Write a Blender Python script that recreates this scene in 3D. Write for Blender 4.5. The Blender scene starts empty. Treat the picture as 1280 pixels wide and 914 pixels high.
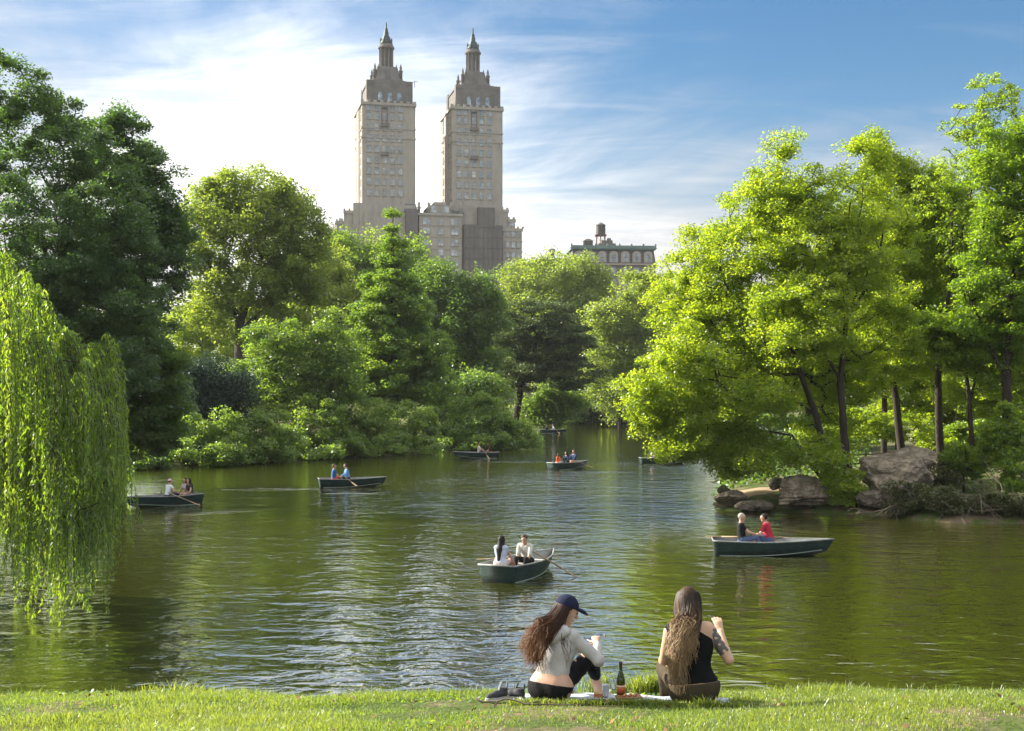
import bpy, math, random
import numpy as np
from mathutils import Vector, Matrix, noise as mnoise
SC = bpy.context.scene
COL = SC.collection
R = math.radians
rng = np.random.default_rng(7)
random.seed(7)
F = 1600.0; CX = 640.0; HY = 495.0; ZC = 5.1      # camera: focal in pixels of the 1280 frame, horizon row, eye height over the lake

def P(px, py, Y):
    return np.array([(px-CX)/F*Y, Y, ZC-(py-HY)/F*Y])
def W(px, py):
    Y = ZC*F/(py-HY)
    return np.array([(px-CX)/F*Y, Y, 0.0])

# ---------------------------------------------------------------- objects and properties
def tag(o, label=None, cat=None, group=None, kind=None):
    if label: o['label'] = label
    if cat: o['category'] = cat
    if group: o['group'] = group
    if kind: o['kind'] = kind
    return o
def empty(name, loc, rz=0.0, label=None, cat=None, group=None, scale=1.0):
    o = bpy.data.objects.new(name, None); COL.objects.link(o)
    o.location = Vector([float(c) for c in loc]); o.rotation_euler = (0, 0, rz); o.scale = (scale,)*3
    o.empty_display_size = 0.2
    return tag(o, label, cat, group)
def root_of(o):
    while o.parent: o = o.parent
    return o

def mesh_np(name, verts, faces_flat, sizes, mat, parent=None, world=False, smooth=False, tint=None, mats=None, midx=None):
    """verts (n,3); faces_flat: flat loop vertex indices; sizes: loops per face"""
    verts = np.asarray(verts, np.float32).reshape(-1, 3)
    if world and parent is not None:
        verts = verts - np.array(root_of(parent).location, np.float32)
    me = bpy.data.meshes.new(name)
    faces_flat = np.asarray(faces_flat, np.int32).ravel(); sizes = np.asarray(sizes, np.int32).ravel()
    me.vertices.add(len(verts)); me.vertices.foreach_set('co', verts.ravel())
    me.loops.add(len(faces_flat)); me.loops.foreach_set('vertex_index', faces_flat)
    me.polygons.add(len(sizes))
    st = np.zeros(len(sizes), np.int32); st[1:] = np.cumsum(sizes)[:-1]
    me.polygons.foreach_set('loop_start', st)
    me.update(calc_edges=True)
    if smooth: me.polygons.foreach_set('use_smooth', np.ones(len(sizes), bool))
    else: me.polygons.foreach_set('use_smooth', np.zeros(len(sizes), bool))
    if tint is not None:
        a = me.attributes.new('tint', 'FLOAT', 'FACE'); a.data.foreach_set('value', np.asarray(tint, np.float32))
    for m in (mats or [mat]):
        me.materials.append(m)
    if midx is not None:
        me.polygons.foreach_set('material_index', np.asarray(midx, np.int32))
    o = bpy.data.objects.new(name, me); COL.objects.link(o)
    if parent is not None: o.parent = parent
    return o

class MB:
    """collects shapes, then becomes ONE mesh object"""
    def __init__(s): s.v = []; s.f = []; s.sm = []
    def add(s, vs, fs, smooth=False):
        b = len(s.v); s.v.extend([tuple(map(float, v)) for v in vs])
        for f in fs: s.f.append([b+i for i in f]); s.sm.append(smooth)
    def box(s, x0, x1, y0, y1, z0, z1):
        s.add([(x0,y0,z0),(x1,y0,z0),(x1,y1,z0),(x0,y1,z0),(x0,y0,z1),(x1,y0,z1),(x1,y1,z1),(x0,y1,z1)],
              [(0,3,2,1),(4,5,6,7),(0,1,5,4),(1,2,6,5),(2,3,7,6),(3,0,4,7)])
    def frustum(s, c, a0, b0, z0, a1, b1, z1):
        x, y = c
        s.add([(x-a0,y-b0,z0),(x+a0,y-b0,z0),(x+a0,y+b0,z0),(x-a0,y+b0,z0),(x-a1,y-b1,z1),(x+a1,y-b1,z1),(x+a1,y+b1,z1),(x-a1,y+b1,z1)],
              [(0,3,2,1),(4,5,6,7),(0,1,5,4),(1,2,6,5),(2,3,7,6),(3,0,4,7)])
    def lathe(s, prof, c=(0,0,0), n=20, smooth=True):
        vs = []; fs = []
        for r, z in prof:
            for k in range(n):
                a = 2*math.pi*k/n; vs.append((c[0]+r*math.cos(a), c[1]+r*math.sin(a), c[2]+z))
        m = len(prof)
        for i in range(m-1):
            for k in range(n):
                k2 = (k+1) % n
                fs.append((i*n+k, i*n+k2, (i+1)*n+k2, (i+1)*n+k))
        fs.append(tuple(range(n-1,-1,-1))); fs.append(tuple(range((m-1)*n, m*n)))
        s.add(vs, fs, smooth)
    def tube(s, pts, rad, n=8, smooth=True):
        pts = [np.array(p, float) for p in pts]
        if not hasattr(rad, '__len__'): rad = [rad]*len(pts)
        vs = []; fs = []
        ref = None
        for i, p in enumerate(pts):
            d = pts[min(i+1, len(pts)-1)] - pts[max(i-1, 0)]
            d = d/(np.linalg.norm(d)+1e-9)
            if ref is None: ref = np.array([0,0,1.0]) if abs(d[2]) < .9 else np.array([1.0,0,0])
            u = np.cross(d, ref); u /= np.linalg.norm(u)+1e-9; w = np.cross(u, d); ref = w
            for k in range(n):
                a = 2*math.pi*k/n; vs.append(p+rad[i]*(math.cos(a)*u+math.sin(a)*w))
        for i in range(len(pts)-1):
            for k in range(n):
                k2 = (k+1) % n; fs.append((i*n+k, (i+1)*n+k, (i+1)*n+k2, i*n+k2))
        fs.append(tuple(range(n))); fs.append(tuple(range(len(pts)*n-1, (len(pts)-1)*n-1, -1)))
        s.add(vs, fs, smooth)
    def build(s, name, mat, parent=None, world=False, M=None):
        v = np.array(s.v, float).reshape(-1, 3)
        if M is not None:
            M = np.array(M); v = v@M[:3,:3].T+M[:3,3]
        o = mesh_np(name, v, [i for f in s.f for i in f], [len(f) for f in s.f], mat, parent, world)
        o.data.polygons.foreach_set('use_smooth', np.array(s.sm, bool))
        return o

# ---------------------------------------------------------------- materials
def new_mat(name):
    m = bpy.data.materials.new(name); m.use_nodes = True
    nt = m.node_tree; nt.nodes.clear()
    out = nt.nodes.new('ShaderNodeOutputMaterial')
    return m, nt, out
def N(nt, t, **kw):
    n = nt.nodes.new(t)
    for k, v in kw.items():
        if k in n.inputs.keys(): n.inputs[k].default_value = v
        else: setattr(n, k, v)
    return n
def c4(c): return (c[0], c[1], c[2], 1.0)
def ramp(nt, stops):
    r = nt.nodes.new('ShaderNodeValToRGB'); e = r.color_ramp.elements
    while len(e) < len(stops): e.new(0.5)
    for i, (p, c) in enumerate(stops): e[i].position = p; e[i].color = c4(c)
    return r
def surf(name, ca, cb=None, rough=.7, scale=5.0, spec=.3, bump=0.0, bscale=None, metal=0.0, detail=5, stretch=(1,1,1), cc=None):
    """principled surface whose colour wanders between two or three tones with noise, with an optional bump"""
    m, nt, out = new_mat(name)
    b = N(nt, 'ShaderNodeBsdfPrincipled'); b.inputs['Roughness'].default_value = rough
    b.inputs['Specular IOR Level'].default_value = spec; b.inputs['Metallic'].default_value = metal
    tc = N(nt, 'ShaderNodeTexCoord'); mp = N(nt, 'ShaderNodeMapping'); mp.inputs['Scale'].default_value = stretch
    nt.links.new(tc.outputs['Object'], mp.inputs['Vector'])
    no = N(nt, 'ShaderNodeTexNoise'); no.inputs['Scale'].default_value = scale; no.inputs['Detail'].default_value = detail; no.inputs['Roughness'].default_value = .65
    nt.links.new(mp.outputs[0], no.inputs['Vector'])
    cb = cb or tuple(x*.75 for x in ca)
    st = [(.32, cb), (.68, ca)] if cc is None else [(.3, cb), (.5, ca), (.7, cc)]
    r = ramp(nt, st); nt.links.new(no.outputs['Fac'], r.inputs[0]); nt.links.new(r.outputs[0], b.inputs['Base Color'])
    if bump:
        n2 = N(nt, 'ShaderNodeTexNoise'); n2.inputs['Scale'].default_value = bscale or scale*3; n2.inputs['Detail'].default_value = 6
        nt.links.new(mp.outputs[0], n2.inputs['Vector'])
        bp = N(nt, 'ShaderNodeBump'); bp.inputs['Strength'].default_value = 1.0; bp.inputs['Distance'].default_value = bump
        nt.links.new(n2.outputs['Fac'], bp.inputs['Height']); nt.links.new(bp.outputs[0], b.inputs['Normal'])
    nt.links.new(b.outputs[0], out.inputs[0])
    return m
def leaf_mat(name, d0, d1, t0, t1, mix=.5, gloss=.06):
    """leaf: diffuse + light passing through the blade, tone per leaf from the tint attribute"""
    m, nt, out = new_mat(name)
    at = N(nt, 'ShaderNodeAttribute'); at.attribute_name = 'tint'
    rd = ramp(nt, [(0, d0), (1, d1)]); rt = ramp(nt, [(0, t0), (1, t1)])
    nt.links.new(at.outputs['Fac'], rd.inputs[0]); nt.links.new(at.outputs['Fac'], rt.inputs[0])
    d = N(nt, 'ShaderNodeBsdfDiffuse'); t = N(nt, 'ShaderNodeBsdfTranslucent'); g = N(nt, 'ShaderNodeBsdfGlossy'); g.inputs['Roughness'].default_value = .45
    g.inputs['Color'].default_value = (.8,.85,.8,1)
    nt.links.new(rd.outputs[0], d.inputs['Color']); nt.links.new(rt.outputs[0], t.inputs['Color'])
    mx = N(nt, 'ShaderNodeMixShader'); mx.inputs[0].default_value = mix
    nt.links.new(d.outputs[0], mx.inputs[1]); nt.links.new(t.outputs[0], mx.inputs[2])
    m2 = N(nt, 'ShaderNodeMixShader'); m2.inputs[0].default_value = gloss
    nt.links.new(mx.outputs[0], m2.inputs[1]); nt.links.new(g.outputs[0], m2.inputs[2])
    nt.links.new(m2.outputs[0], out.inputs[0])
    return m

M = {}
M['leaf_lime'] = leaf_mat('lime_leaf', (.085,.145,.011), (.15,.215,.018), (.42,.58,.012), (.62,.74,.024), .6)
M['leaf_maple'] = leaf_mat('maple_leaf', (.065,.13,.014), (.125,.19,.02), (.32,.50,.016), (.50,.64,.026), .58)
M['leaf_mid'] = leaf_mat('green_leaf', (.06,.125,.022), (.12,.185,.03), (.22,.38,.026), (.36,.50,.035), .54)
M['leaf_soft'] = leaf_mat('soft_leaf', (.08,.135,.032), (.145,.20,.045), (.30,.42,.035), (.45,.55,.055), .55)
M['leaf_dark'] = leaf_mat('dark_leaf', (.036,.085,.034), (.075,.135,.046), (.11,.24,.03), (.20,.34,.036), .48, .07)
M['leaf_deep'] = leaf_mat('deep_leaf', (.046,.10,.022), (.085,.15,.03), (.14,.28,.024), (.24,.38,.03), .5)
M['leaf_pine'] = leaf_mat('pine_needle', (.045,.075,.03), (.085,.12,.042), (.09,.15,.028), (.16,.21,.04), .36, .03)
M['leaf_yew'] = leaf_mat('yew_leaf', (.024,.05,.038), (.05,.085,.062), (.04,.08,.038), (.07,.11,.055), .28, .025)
M['leaf_willow'] = leaf_mat('willow_leaf', (.055,.115,.013), (.115,.18,.018), (.24,.44,.014), (.46,.60,.024), .58)
M['grass_blade']= leaf_mat('grass_blade',(.06,.115,.018), (.14,.18,.03), (.20,.34,.02), (.42,.48,.045), .52)
M['brush_leaf'] = leaf_mat('brush_leaf', (.05,.065,.02), (.10,.11,.03), (.11,.14,.02), (.19,.2,.03), .4)
M['bark']       = surf('bark', (.055,.045,.035), (.022,.018,.014), .9, 3.0, .15, .03, 8.0, stretch=(1,1,.25))
M['bark_grey']  = surf('grey_bark', (.10,.09,.075), (.045,.04,.034), .9, 3.0, .15, .03, 8.0, stretch=(1,1,.25))
M['twig']       = surf('dead_wood', (.17,.145,.115), (.06,.05,.038), .9, 4.0, .15)
M['rock']       = surf('rock', (.23,.19,.145), (.075,.068,.045), .9, 2.6, .2, .14, 7.0, cc=(.36,.30,.23), detail=9)
M['rock_dark']  = surf('dark_rock', (.13,.11,.085), (.05,.045,.032), .9, 2.6, .2, .12, 7.0, cc=(.21,.18,.14), detail=9)

# ---------------------------------------------------------------- lake shore and ground
LAKE = [(-13,16.2),(-17,22),(-20,36),(-20.5,55),(-21.3,66),(-22.6,75),tuple(W(166,587)[:2]),tuple(W(240,582)[:2]),tuple(W(330,578)[:2]),tuple(W(430,573)[:2]),
        tuple(W(520,568)[:2]),tuple(W(560,563)[:2]),tuple(W(620,561)[:2]),tuple(W(665,558)[:2]),tuple(W(678,550)[:2]),tuple(W(650,541)[:2]),(-2,210),(4,226),(14,238),(30,240),(44,232),
        (40,185),(31,145),(23,112),tuple(W(905,590)[:2]),tuple(W(905,607)[:2]),tuple(W(893,622)[:2]),tuple(W(892,632)[:2]),tuple(W(912,639)[:2]),tuple(W(960,639)[:2]),tuple(W(1030,642)[:2]),
        tuple(W(1090,644)[:2]),tuple(W(1140,650)[:2]),tuple(W(1210,655)[:2]),tuple(W(1290,655)[:2]),(29,50),(40,46),(52,38),(56,26),(48,16.2),(30,16.4),(8,16),(-6,16)]
LK = np.array(LAKE, float)
def lake_dist(x, y):
    """signed distance to the shoreline, positive on land"""
    p = np.stack([np.ravel(x), np.ravel(y)], 1); n = len(LK)
    best = np.full(len(p), 1e9); ins = np.zeros(len(p), bool)
    for i in range(n):
        a, b = LK[i], LK[(i+1) % n]
        ab = b-a; t = np.clip(((p-a)@ab)/(ab@ab), 0, 1)
        d = np.hypot(*(p-a-t[:,None]*ab).T); best = np.minimum(best, d)
        c = (a[1] > p[:,1]) != (b[1] > p[:,1])
        with np.errstate(divide='ignore', invalid='ignore'):
            xi = (b[0]-a[0])*(p[:,1]-a[1])/(b[1]-a[1])+a[0]
        ins ^= c & (p[:,0] < xi)
    return np.where(ins, -best, best)
def vnoise(x, y, s, seed=0):
    """cheap smooth noise from a few rotated sines"""
    r = np.random.default_rng(seed); o = np.zeros_like(np.asarray(x, float))
    for k in range(7):
        a = r.uniform(0, 6.28); f = s*r.uniform(.5, 1.9); o = o+np.sin((np.cos(a)*x+np.sin(a)*y)*f+r.uniform(0, 6.28))/(7**.5)
    return o
NEAR_Y = [-60,0,6,9,11,12.2,13,14.2,15.6,16.6,18]
NEAR_Z = [3.7,3.5,3.06,2.74,2.47,2.25,1.95,1.2,.35,-.25,-.8]
def ground_z(x, y):
    x = np.asarray(x, float); y = np.asarray(y, float); sh = x.shape
    d = lake_dist(x, y).reshape(sh)
    dl = np.maximum(d, 0)
    z = .02+.25*(1-np.exp(-dl/.6))+1.1*(1-np.exp(-dl/9))+.012*np.minimum(dl, 120)+vnoise(x, y, .25, 3)*.12*np.minimum(1, dl/4)
    z = np.where(d < 0, -np.minimum(1.6, .45*-d+.03), z)
    zn = np.interp(y, NEAR_Y, NEAR_Z)+vnoise(x, y, 1.1, 5)*.022+vnoise(x, y, 3.2, 9)*.012
    k = (y < 18) & (x > -40) & (x < 70)
    return np.where(k, np.maximum(zn, np.where(d < 0, z, np.minimum(z, .3))), z)
def gz(x, y): return float(ground_z(np.array([x]), np.array([y]))[0])

def build_ground():
    xs = np.concatenate([-np.geomspace(2500, 62, 22), np.arange(-60, -8, .8), np.arange(-8, 8, .16), np.arange(8, 60, .8), np.geomspace(62, 2500, 22)])
    ys = np.concatenate([np.linspace(-200, -8, 10), np.arange(-6, 7, 1.0), np.arange(7, 17.5, .16), np.arange(17.5, 260, .9), np.geomspace(262, 4000, 26)])
    X, Y = np.meshgrid(xs, ys); Z = ground_z(X, Y)
    nx, ny = len(xs), len(ys)
    i = np.arange(ny-1)[:,None]*nx+np.arange(nx-1)[None,:]
    q = np.stack([i, i+1, i+1+nx, i+nx], -1).reshape(-1, 4)
    m, nt, out = new_mat('earth')
    b = N(nt, 'ShaderNodeBsdfPrincipled'); b.inputs['Roughness'].default_value = .95; b.inputs['Specular IOR Level'].default_value = .1
    tc = N(nt, 'ShaderNodeTexCoord')
    n1 = N(nt, 'ShaderNodeTexNoise'); n1.inputs['Scale'].default_value = .9; n1.inputs['Detail'].default_value = 8; n1.inputs['Roughness'].default_value = .7
    nt.links.new(tc.outputs['Object'], n1.inputs['Vector'])
    r = ramp(nt, [(.30, (.035,.06,.014)), (.47, (.06,.085,.02)), (.56, (.13,.10,.065)), (.72, (.19,.15,.10))])
    nt.links.new(n1.outputs['Fac'], r.inputs[0]); nt.links.new(r.outputs[0], b.inputs['Base Color'])
    bp = N(nt, 'ShaderNodeBump'); bp.inputs['Distance'].default_value = .05
    n2 = N(nt, 'ShaderNodeTexNoise'); n2.inputs['Scale'].default_value = 9; n2.inputs['Detail'].default_value = 6
    nt.links.new(tc.outputs['Object'], n2.inputs['Vector']); nt.links.new(n2.outputs['Fac'], bp.inputs['Height']); nt.links.new(bp.outputs[0], b.inputs['Normal'])
    nt.links.new(b.outputs[0], out.inputs[0])
    o = mesh_np('ground', np.stack([X, Y, Z], -1).reshape(-1, 3), q.ravel(), np.full(len(q), 4), m, smooth=True)
    tag(o, kind='structure')
build_ground()

_w = lambda px, py: W(px, py)
WAKES = [(_w(345,611)[0], _w(345,611)[1], .25, 5.5, 2.2, 1.6), (_w(440,616)[0], _w(440,616)[1], .2, 2.6, 1.2, .9), (_w(262,640)[0], _w(262,640)[1], .75, 4.0, 1.6, 1.3), (_w(640,577)[0], _w(640,577)[1], 0, 4, 2.2, .9),
         (_w(745,590)[0], _w(745,590)[1], .4, 4, 2, .8), (_w(690,610)[0], _w(690,610)[1], .1, 16, 26, .55)]
def build_water():
    m, nt, out = new_mat('lake_water')
    b = N(nt, 'ShaderNodeBsdfPrincipled')
    b.inputs['Base Color'].default_value = (.038,.041,.005,1); b.inputs['Roughness'].default_value = .04; b.inputs['IOR'].default_value = 1.7
    b.inputs['Specular IOR Level'].default_value = .5
    tc = N(nt, 'ShaderNodeTexCoord')
    prev = None
    big = N(nt, 'ShaderNodeTexNoise'); big.inputs['Scale'].default_value = .06; big.inputs['Detail'].default_value = 2
    nt.links.new(tc.outputs['Object'], big.inputs['Vector'])
    gust = N(nt, 'ShaderNodeMapRange'); gust.inputs[1].default_value = .35; gust.inputs[2].default_value = .65; gust.inputs[3].default_value = .55; gust.inputs[4].default_value = 1.15
    nt.links.new(big.outputs['Fac'], gust.inputs[0])
    gsum = gust.outputs[0]
    for (wx, wy, ang, la, lb, amt) in WAKES:
        mp = N(nt, 'ShaderNodeMapping'); mp.vector_type = 'TEXTURE'; mp.inputs['Location'].default_value = (wx, wy, 0); mp.inputs['Rotation'].default_value = (0, 0, ang); mp.inputs['Scale'].default_value = (la, lb, 1)
        nt.links.new(tc.outputs['Object'], mp.inputs['Vector']); ln = N(nt, 'ShaderNodeVectorMath'); ln.operation = 'LENGTH'; nt.links.new(mp.outputs[0], ln.inputs[0])
        w_ = N(nt, 'ShaderNodeMapRange'); w_.interpolation_type = 'SMOOTHSTEP'; w_.inputs[1].default_value = .15; w_.inputs[2].default_value = 1.0; w_.inputs[3].default_value = amt; w_.inputs[4].default_value = 0
        nt.links.new(ln.outputs['Value'], w_.inputs[0]); ad = N(nt, 'ShaderNodeMath'); ad.operation = 'ADD'; nt.links.new(gsum, ad.inputs[0]); nt.links.new(w_.outputs[0], ad.inputs[1]); gsum = ad.outputs[0]
    for (sx, sy, sc, dist, det, rot) in ((.85, 1.2, .5, .07, 1, 16), (.8, 1.25, 1.6, .047, 1.5, -18), (1, 1.2, 4.5, .012, 2, 25)):
        mp = N(nt, 'ShaderNodeMapping'); mp.inputs['Scale'].default_value = (sx, sy, 1); mp.inputs['Rotation'].default_value = (0, 0, R(rot))
        nt.links.new(tc.outputs['Object'], mp.inputs['Vector'])
        no = N(nt, 'ShaderNodeTexNoise'); no.inputs['Scale'].default_value = sc; no.inputs['Detail'].default_value = det; no.inputs['Roughness'].default_value = .5
        no.inputs['Distortion'].default_value = .9
        nt.links.new(mp.outputs[0], no.inputs['Vector'])
        mu = N(nt, 'ShaderNodeMath'); mu.operation = 'MULTIPLY'; nt.links.new(no.outputs['Fac'], mu.inputs[0]); nt.links.new(gsum, mu.inputs[1])
        bp = N(nt, 'ShaderNodeBump'); bp.inputs['Distance'].default_value = dist; bp.inputs['Strength'].default_value = 1.0
        nt.links.new(mu.outputs[0], bp.inputs['Height'])
        if prev: nt.links.new(prev.outputs[0], bp.inputs['Normal'])
        prev = bp
    nt.links.new(prev.outputs[0], b.inputs['Normal'])
    gl = N(nt, 'ShaderNodeBsdfGlossy'); gl.inputs['Roughness'].default_value = .03; gl.inputs['Color'].default_value = (.97,.97,.93,1); nt.links.new(prev.outputs[0], gl.inputs['Normal'])
    mx = N(nt, 'ShaderNodeMixShader'); mx.inputs[0].default_value = .42; nt.links.new(b.outputs[0], mx.inputs[1]); nt.links.new(gl.outputs[0], mx.inputs[2])
    nt.links.new(mx.outputs[0], out.inputs[0])
    o = mesh_np('lake_water', [(-75,13.5,0),(70,13.5,0),(70,255,0),(-75,255,0)], [0,1,2,3], [4], m)
    tag(o, kind='structure')
build_water()
# ---------------------------------------------------------------- trees
def frames(n):
    """random unit vectors n and a perpendicular"""
    n = n/(np.linalg.norm(n, axis=1, keepdims=True)+1e-9)
    r = rng.normal(size=n.shape); u = np.cross(n, r); u /= np.linalg.norm(u, axis=1, keepdims=True)+1e-9
    return n, u, np.cross(n, u)
def leaf_quads(pos, size, up=.7, aspect=.62, tint=None, droop=None):
    n = rng.normal(size=pos.shape); n[:,2] = np.abs(n[:,2])+up
    n, u, v = frames(n)
    s = size*rng.uniform(.65, 1.3, len(pos))[:,None]
    if droop is not None:
        u = droop/(np.linalg.norm(droop, axis=1, keepdims=True)+1e-9); v = np.cross(u, rng.normal(size=pos.shape)); v /= np.linalg.norm(v, axis=1, keepdims=True)+1e-9
    w = s*aspect*.5
    verts = np.stack([pos-u*s*.5, pos+v*w-u*s*.08, pos+u*s*.5, pos-v*w-u*s*.08], 1).reshape(-1, 3)
    idx = np.arange(len(pos)*4, dtype=np.int32); sizes = np.full(len(pos), 4, np.int32)
    if tint is None: tint = rng.random(len(pos))
    return verts, idx, sizes, tint
def skeleton(paths, tips, rtip, jitter=.06, seg=.9, upcost=.5):
    """grow branches from given trunk paths out to every tip; returns arrays for branch tubes"""
    pos = []; par = []; base_r = []
    for pth in paths:
        pth = np.array(pth, float); last = -1
        start_par = -1
        if len(pos):
            d = np.linalg.norm(np.array(pos)-pth[0,:3], axis=1); j = int(d.argmin())
            if d[j] < 1.2: start_par = j
        for i in range(len(pth)):
            if i == 0:
                pos.append(pth[0,:3]); par.append(start_par); base_r.append(pth[0,3]); last = len(pos)-1; continue
            L = np.linalg.norm(pth[i,:3]-pth[i-1,:3]); k = max(1, int(L/seg))
            for s in range(1, k+1):
                t = s/k; q = pth[i-1]*(1-t)+pth[i]*t
                pos.append(q[:3]+rng.normal(size=3)*jitter*.3*seg); par.append(last); base_r.append(q[3]); last = len(pos)-1
    tips = np.asarray(tips); c0 = np.array(pos).mean(0)
    order = np.argsort(np.linalg.norm(tips-c0, axis=1))
    for t in order:
        tp = tips[t]; A = np.array(pos)
        dv = tp-A; d = np.linalg.norm(dv, axis=1)
        cost = d+upcost*np.maximum(0, -dv[:,2]+.15*d)
        j = int(cost.argmin()); L = d[j]
        if L < .05: continue
        k = max(1, min(8, int(L/seg)+1)); a = A[j]; bow = np.array([0, 0, -.12*L]); last = j
        sd = rng.normal(size=3)*.07*L
        for s in range(1, k+1):
            f = s/k; q = a+(tp-a)*f+(bow+sd)*math.sin(math.pi*f)+(rng.normal(size=3)*jitter*L/k if s < k else 0)
            pos.append(q); par.append(last); base_r.append(0.0); last = len(pos)-1
    pos = np.array(pos); par = np.array(par); cnt = np.zeros(len(pos))
    has = np.zeros(len(pos), bool); has[par[par >= 0]] = True
    cnt[~has] = 1
    for i in range(len(pos)-1, -1, -1):
        if par[i] >= 0: cnt[par[i]] += cnt[i]
    rad = np.maximum(rtip*np.maximum(cnt, 1)**.42, 0)
    br = np.array(base_r); rad = np.where(br > 0, br, rad)
    for i in range(len(pos)):
        if par[i] >= 0: rad[i] = min(rad[i], rad[par[i]])
    return pos, par, rad
def branch_mesh(pos, par, rad, sides=6):
    ch = np.where(par >= 0)[0]; pp = par[ch]
    d = pos[ch]-pos[pp]; d /= np.linalg.norm(d, axis=1, keepdims=True)+1e-9
    nd = np.zeros_like(pos); nd[ch] = d
    main = np.zeros_like(pos); best = np.zeros(len(pos))
    for i, c in enumerate(ch):
        p = pp[i]
        if rad[c] > best[p]: best[p] = rad[c]; main[p] = d[i]
    nd = nd+main; nd /= np.linalg.norm(nd, axis=1, keepdims=True)+1e-9
    ref = np.array([.31, .84, .44])
    def ring(c, dirs, r):
        u = np.cross(dirs, ref); u /= np.linalg.norm(u, axis=1, keepdims=True)+1e-9; v = np.cross(u, dirs)
        a = np.arange(sides)*2*np.pi/sides
        return c[:,None,:]+r[:,None,None]*(np.cos(a)[None,:,None]*u[:,None,:]+np.sin(a)[None,:,None]*v[:,None,:])
    isroot = par[pp] < 0
    dirp = np.where(((nd[pp]*d).sum(1) > .6)[:,None], nd[pp], d)
    r0 = np.where(isroot, rad[pp], np.minimum(rad[pp], rad[ch]*1.35))
    A = ring(pos[pp], dirp, r0); B = ring(pos[ch], nd[ch], rad[ch])
    verts = np.concatenate([A, B], 1).reshape(-1, 3); m = len(ch)
    k = np.arange(sides); k2 = (k+1) % sides
    q = np.stack([k, k2, k2+sides, k+sides], 1)
    f = (np.arange(m)[:,None,None]*2*sides+q[None]).reshape(-1, 4)
    return verts, f.ravel(), np.full(len(f), 4)
def sample_lobes(lobes, Y, K, shell=.35):
    """K clump centres inside the crown's lobes, favouring their outside"""
    vol = np.array([l[2]*l[3]*(l[2]*.85)*(l[5] if len(l) > 5 else 1) for l in lobes], float)
    cnt = np.maximum(3, np.round(K*vol**.72/np.sum(vol**.72))).astype(int)
    out = []
    for l, n in zip(lobes, cnt):
        yy = Y+(l[4] if len(l) > 4 else 0); c = P(l[0], l[1], yy); s = yy/F
        v = rng.normal(size=(n, 3)); v /= np.linalg.norm(v, axis=1, keepdims=True)
        r = rng.random(n)**shell
        out.append(c+v*r[:,None]*np.array([l[2]*s, l[2]*s*.85, l[3]*s]))
    return np.concatenate(out)
def tree(name, label, cat, Y, trunk, lobes, mat, leaf, n, K=260, clump=None, flat=.6, up=.7, bark='bark', rtip=.02, group=None,
         trunk_name='trunk', crown_name='crown', shell=.35, rim=0.0, minz=.15, sides=6, seg=None, tintbias=0.0, aspect=.62):
    s = Y/F
    base = None; paths = []
    for pth in trunk:
        q = []
        for t in pth:
            yy = Y+(t[3] if len(t) > 3 else 0); p = P(t[0], t[1], yy); q.append([p[0], p[1], p[2], t[2]])
        paths.append(q)
    n = int(n*LEAFMUL.get(mat, 1.35)); K = int(K*1.2)
    b0 = paths[0][0]; g = gz(b0[0], b0[1])
    for q in paths:
        if q[0][2] > g-.3 and q[0][2] < g+2.5: q[0][2] = g-.25
    if b0[2] > g-.2: paths[0].insert(0, [b0[0], b0[1], g-.3, b0[3]*1.15])
    org = (b0[0], b0[1], g)
    root = empty(name, org, 0, label, cat, group)
    C = sample_lobes(lobes, Y, K, shell)
    lowlim = np.maximum(ground_z(C[:,0], C[:,1]), 0)+minz
    C[:,2] = np.maximum(C[:,2], lowlim+rng.random(len(C))*.4)
    clump = (clump or 26*s)*.84
    pos, par, rad = skeleton(paths, C, rtip, seg=seg or max(.7, 16*s))
    bv = branch_mesh(pos, par, rad, sides)
    mesh_np(trunk_name, *bv, M[bark], root, True, True)
    per = rng.uniform(.5, 1.5, len(C)); per = np.maximum(4, (per/per.sum()*n)).astype(int)
    idx = np.repeat(np.arange(len(C)), per)
    rad_c = clump*rng.uniform(.6, 1.35, len(C))
    g3 = rng.normal(size=(len(idx), 3)); g3 /= np.linalg.norm(g3, axis=1, keepdims=True); g3 *= (rng.random(len(idx))**.5)[:,None]
    off = g3*rad_c[idx][:,None]*np.array([1, 1, flat])
    off[:,2] -= .25*flat*(off[:,0]**2+off[:,1]**2)/np.maximum(rad_c[idx], .01)
    pp = C[idx]+off
    pp[:,2] = np.maximum(pp[:,2], np.maximum(ground_z(pp[:,0], pp[:,1]), 0)+.06+rng.random(len(pp))*.2) if minz < 1 else pp[:,2]
    ct = rng.normal(.5+tintbias, .27, len(C))
    tint = np.clip(ct[idx]+rng.normal(0, .24, len(idx)), 0, 1)
    mesh_np(crown_name, *leaf_quads(pp, leaf*1.12, up, aspect, tint)[:3], M[mat], root, True, False, tint)
    return root
def bush(name, label, Y, px, py, rx, ry, mat, leaf, n, K=120, lobes=None, cat='bush', group=None, **kw):
    lob = lobes or [(px, py+ry*.15, rx*.7, ry*.75)]+[(px+rx*random.uniform(-.75, .75), py+ry*random.uniform(-.55, .7), rx*random.uniform(.25, .5), ry*random.uniform(.3, .5)) for _ in range(6)]
    return tree(name, label, cat, Y, [[(px, py+ry, .06), (px, py, .04)]], lob, mat, leaf, n, K, group=group, trunk_name='stem', crown_name='foliage', rtip=.017, **kw)

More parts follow.
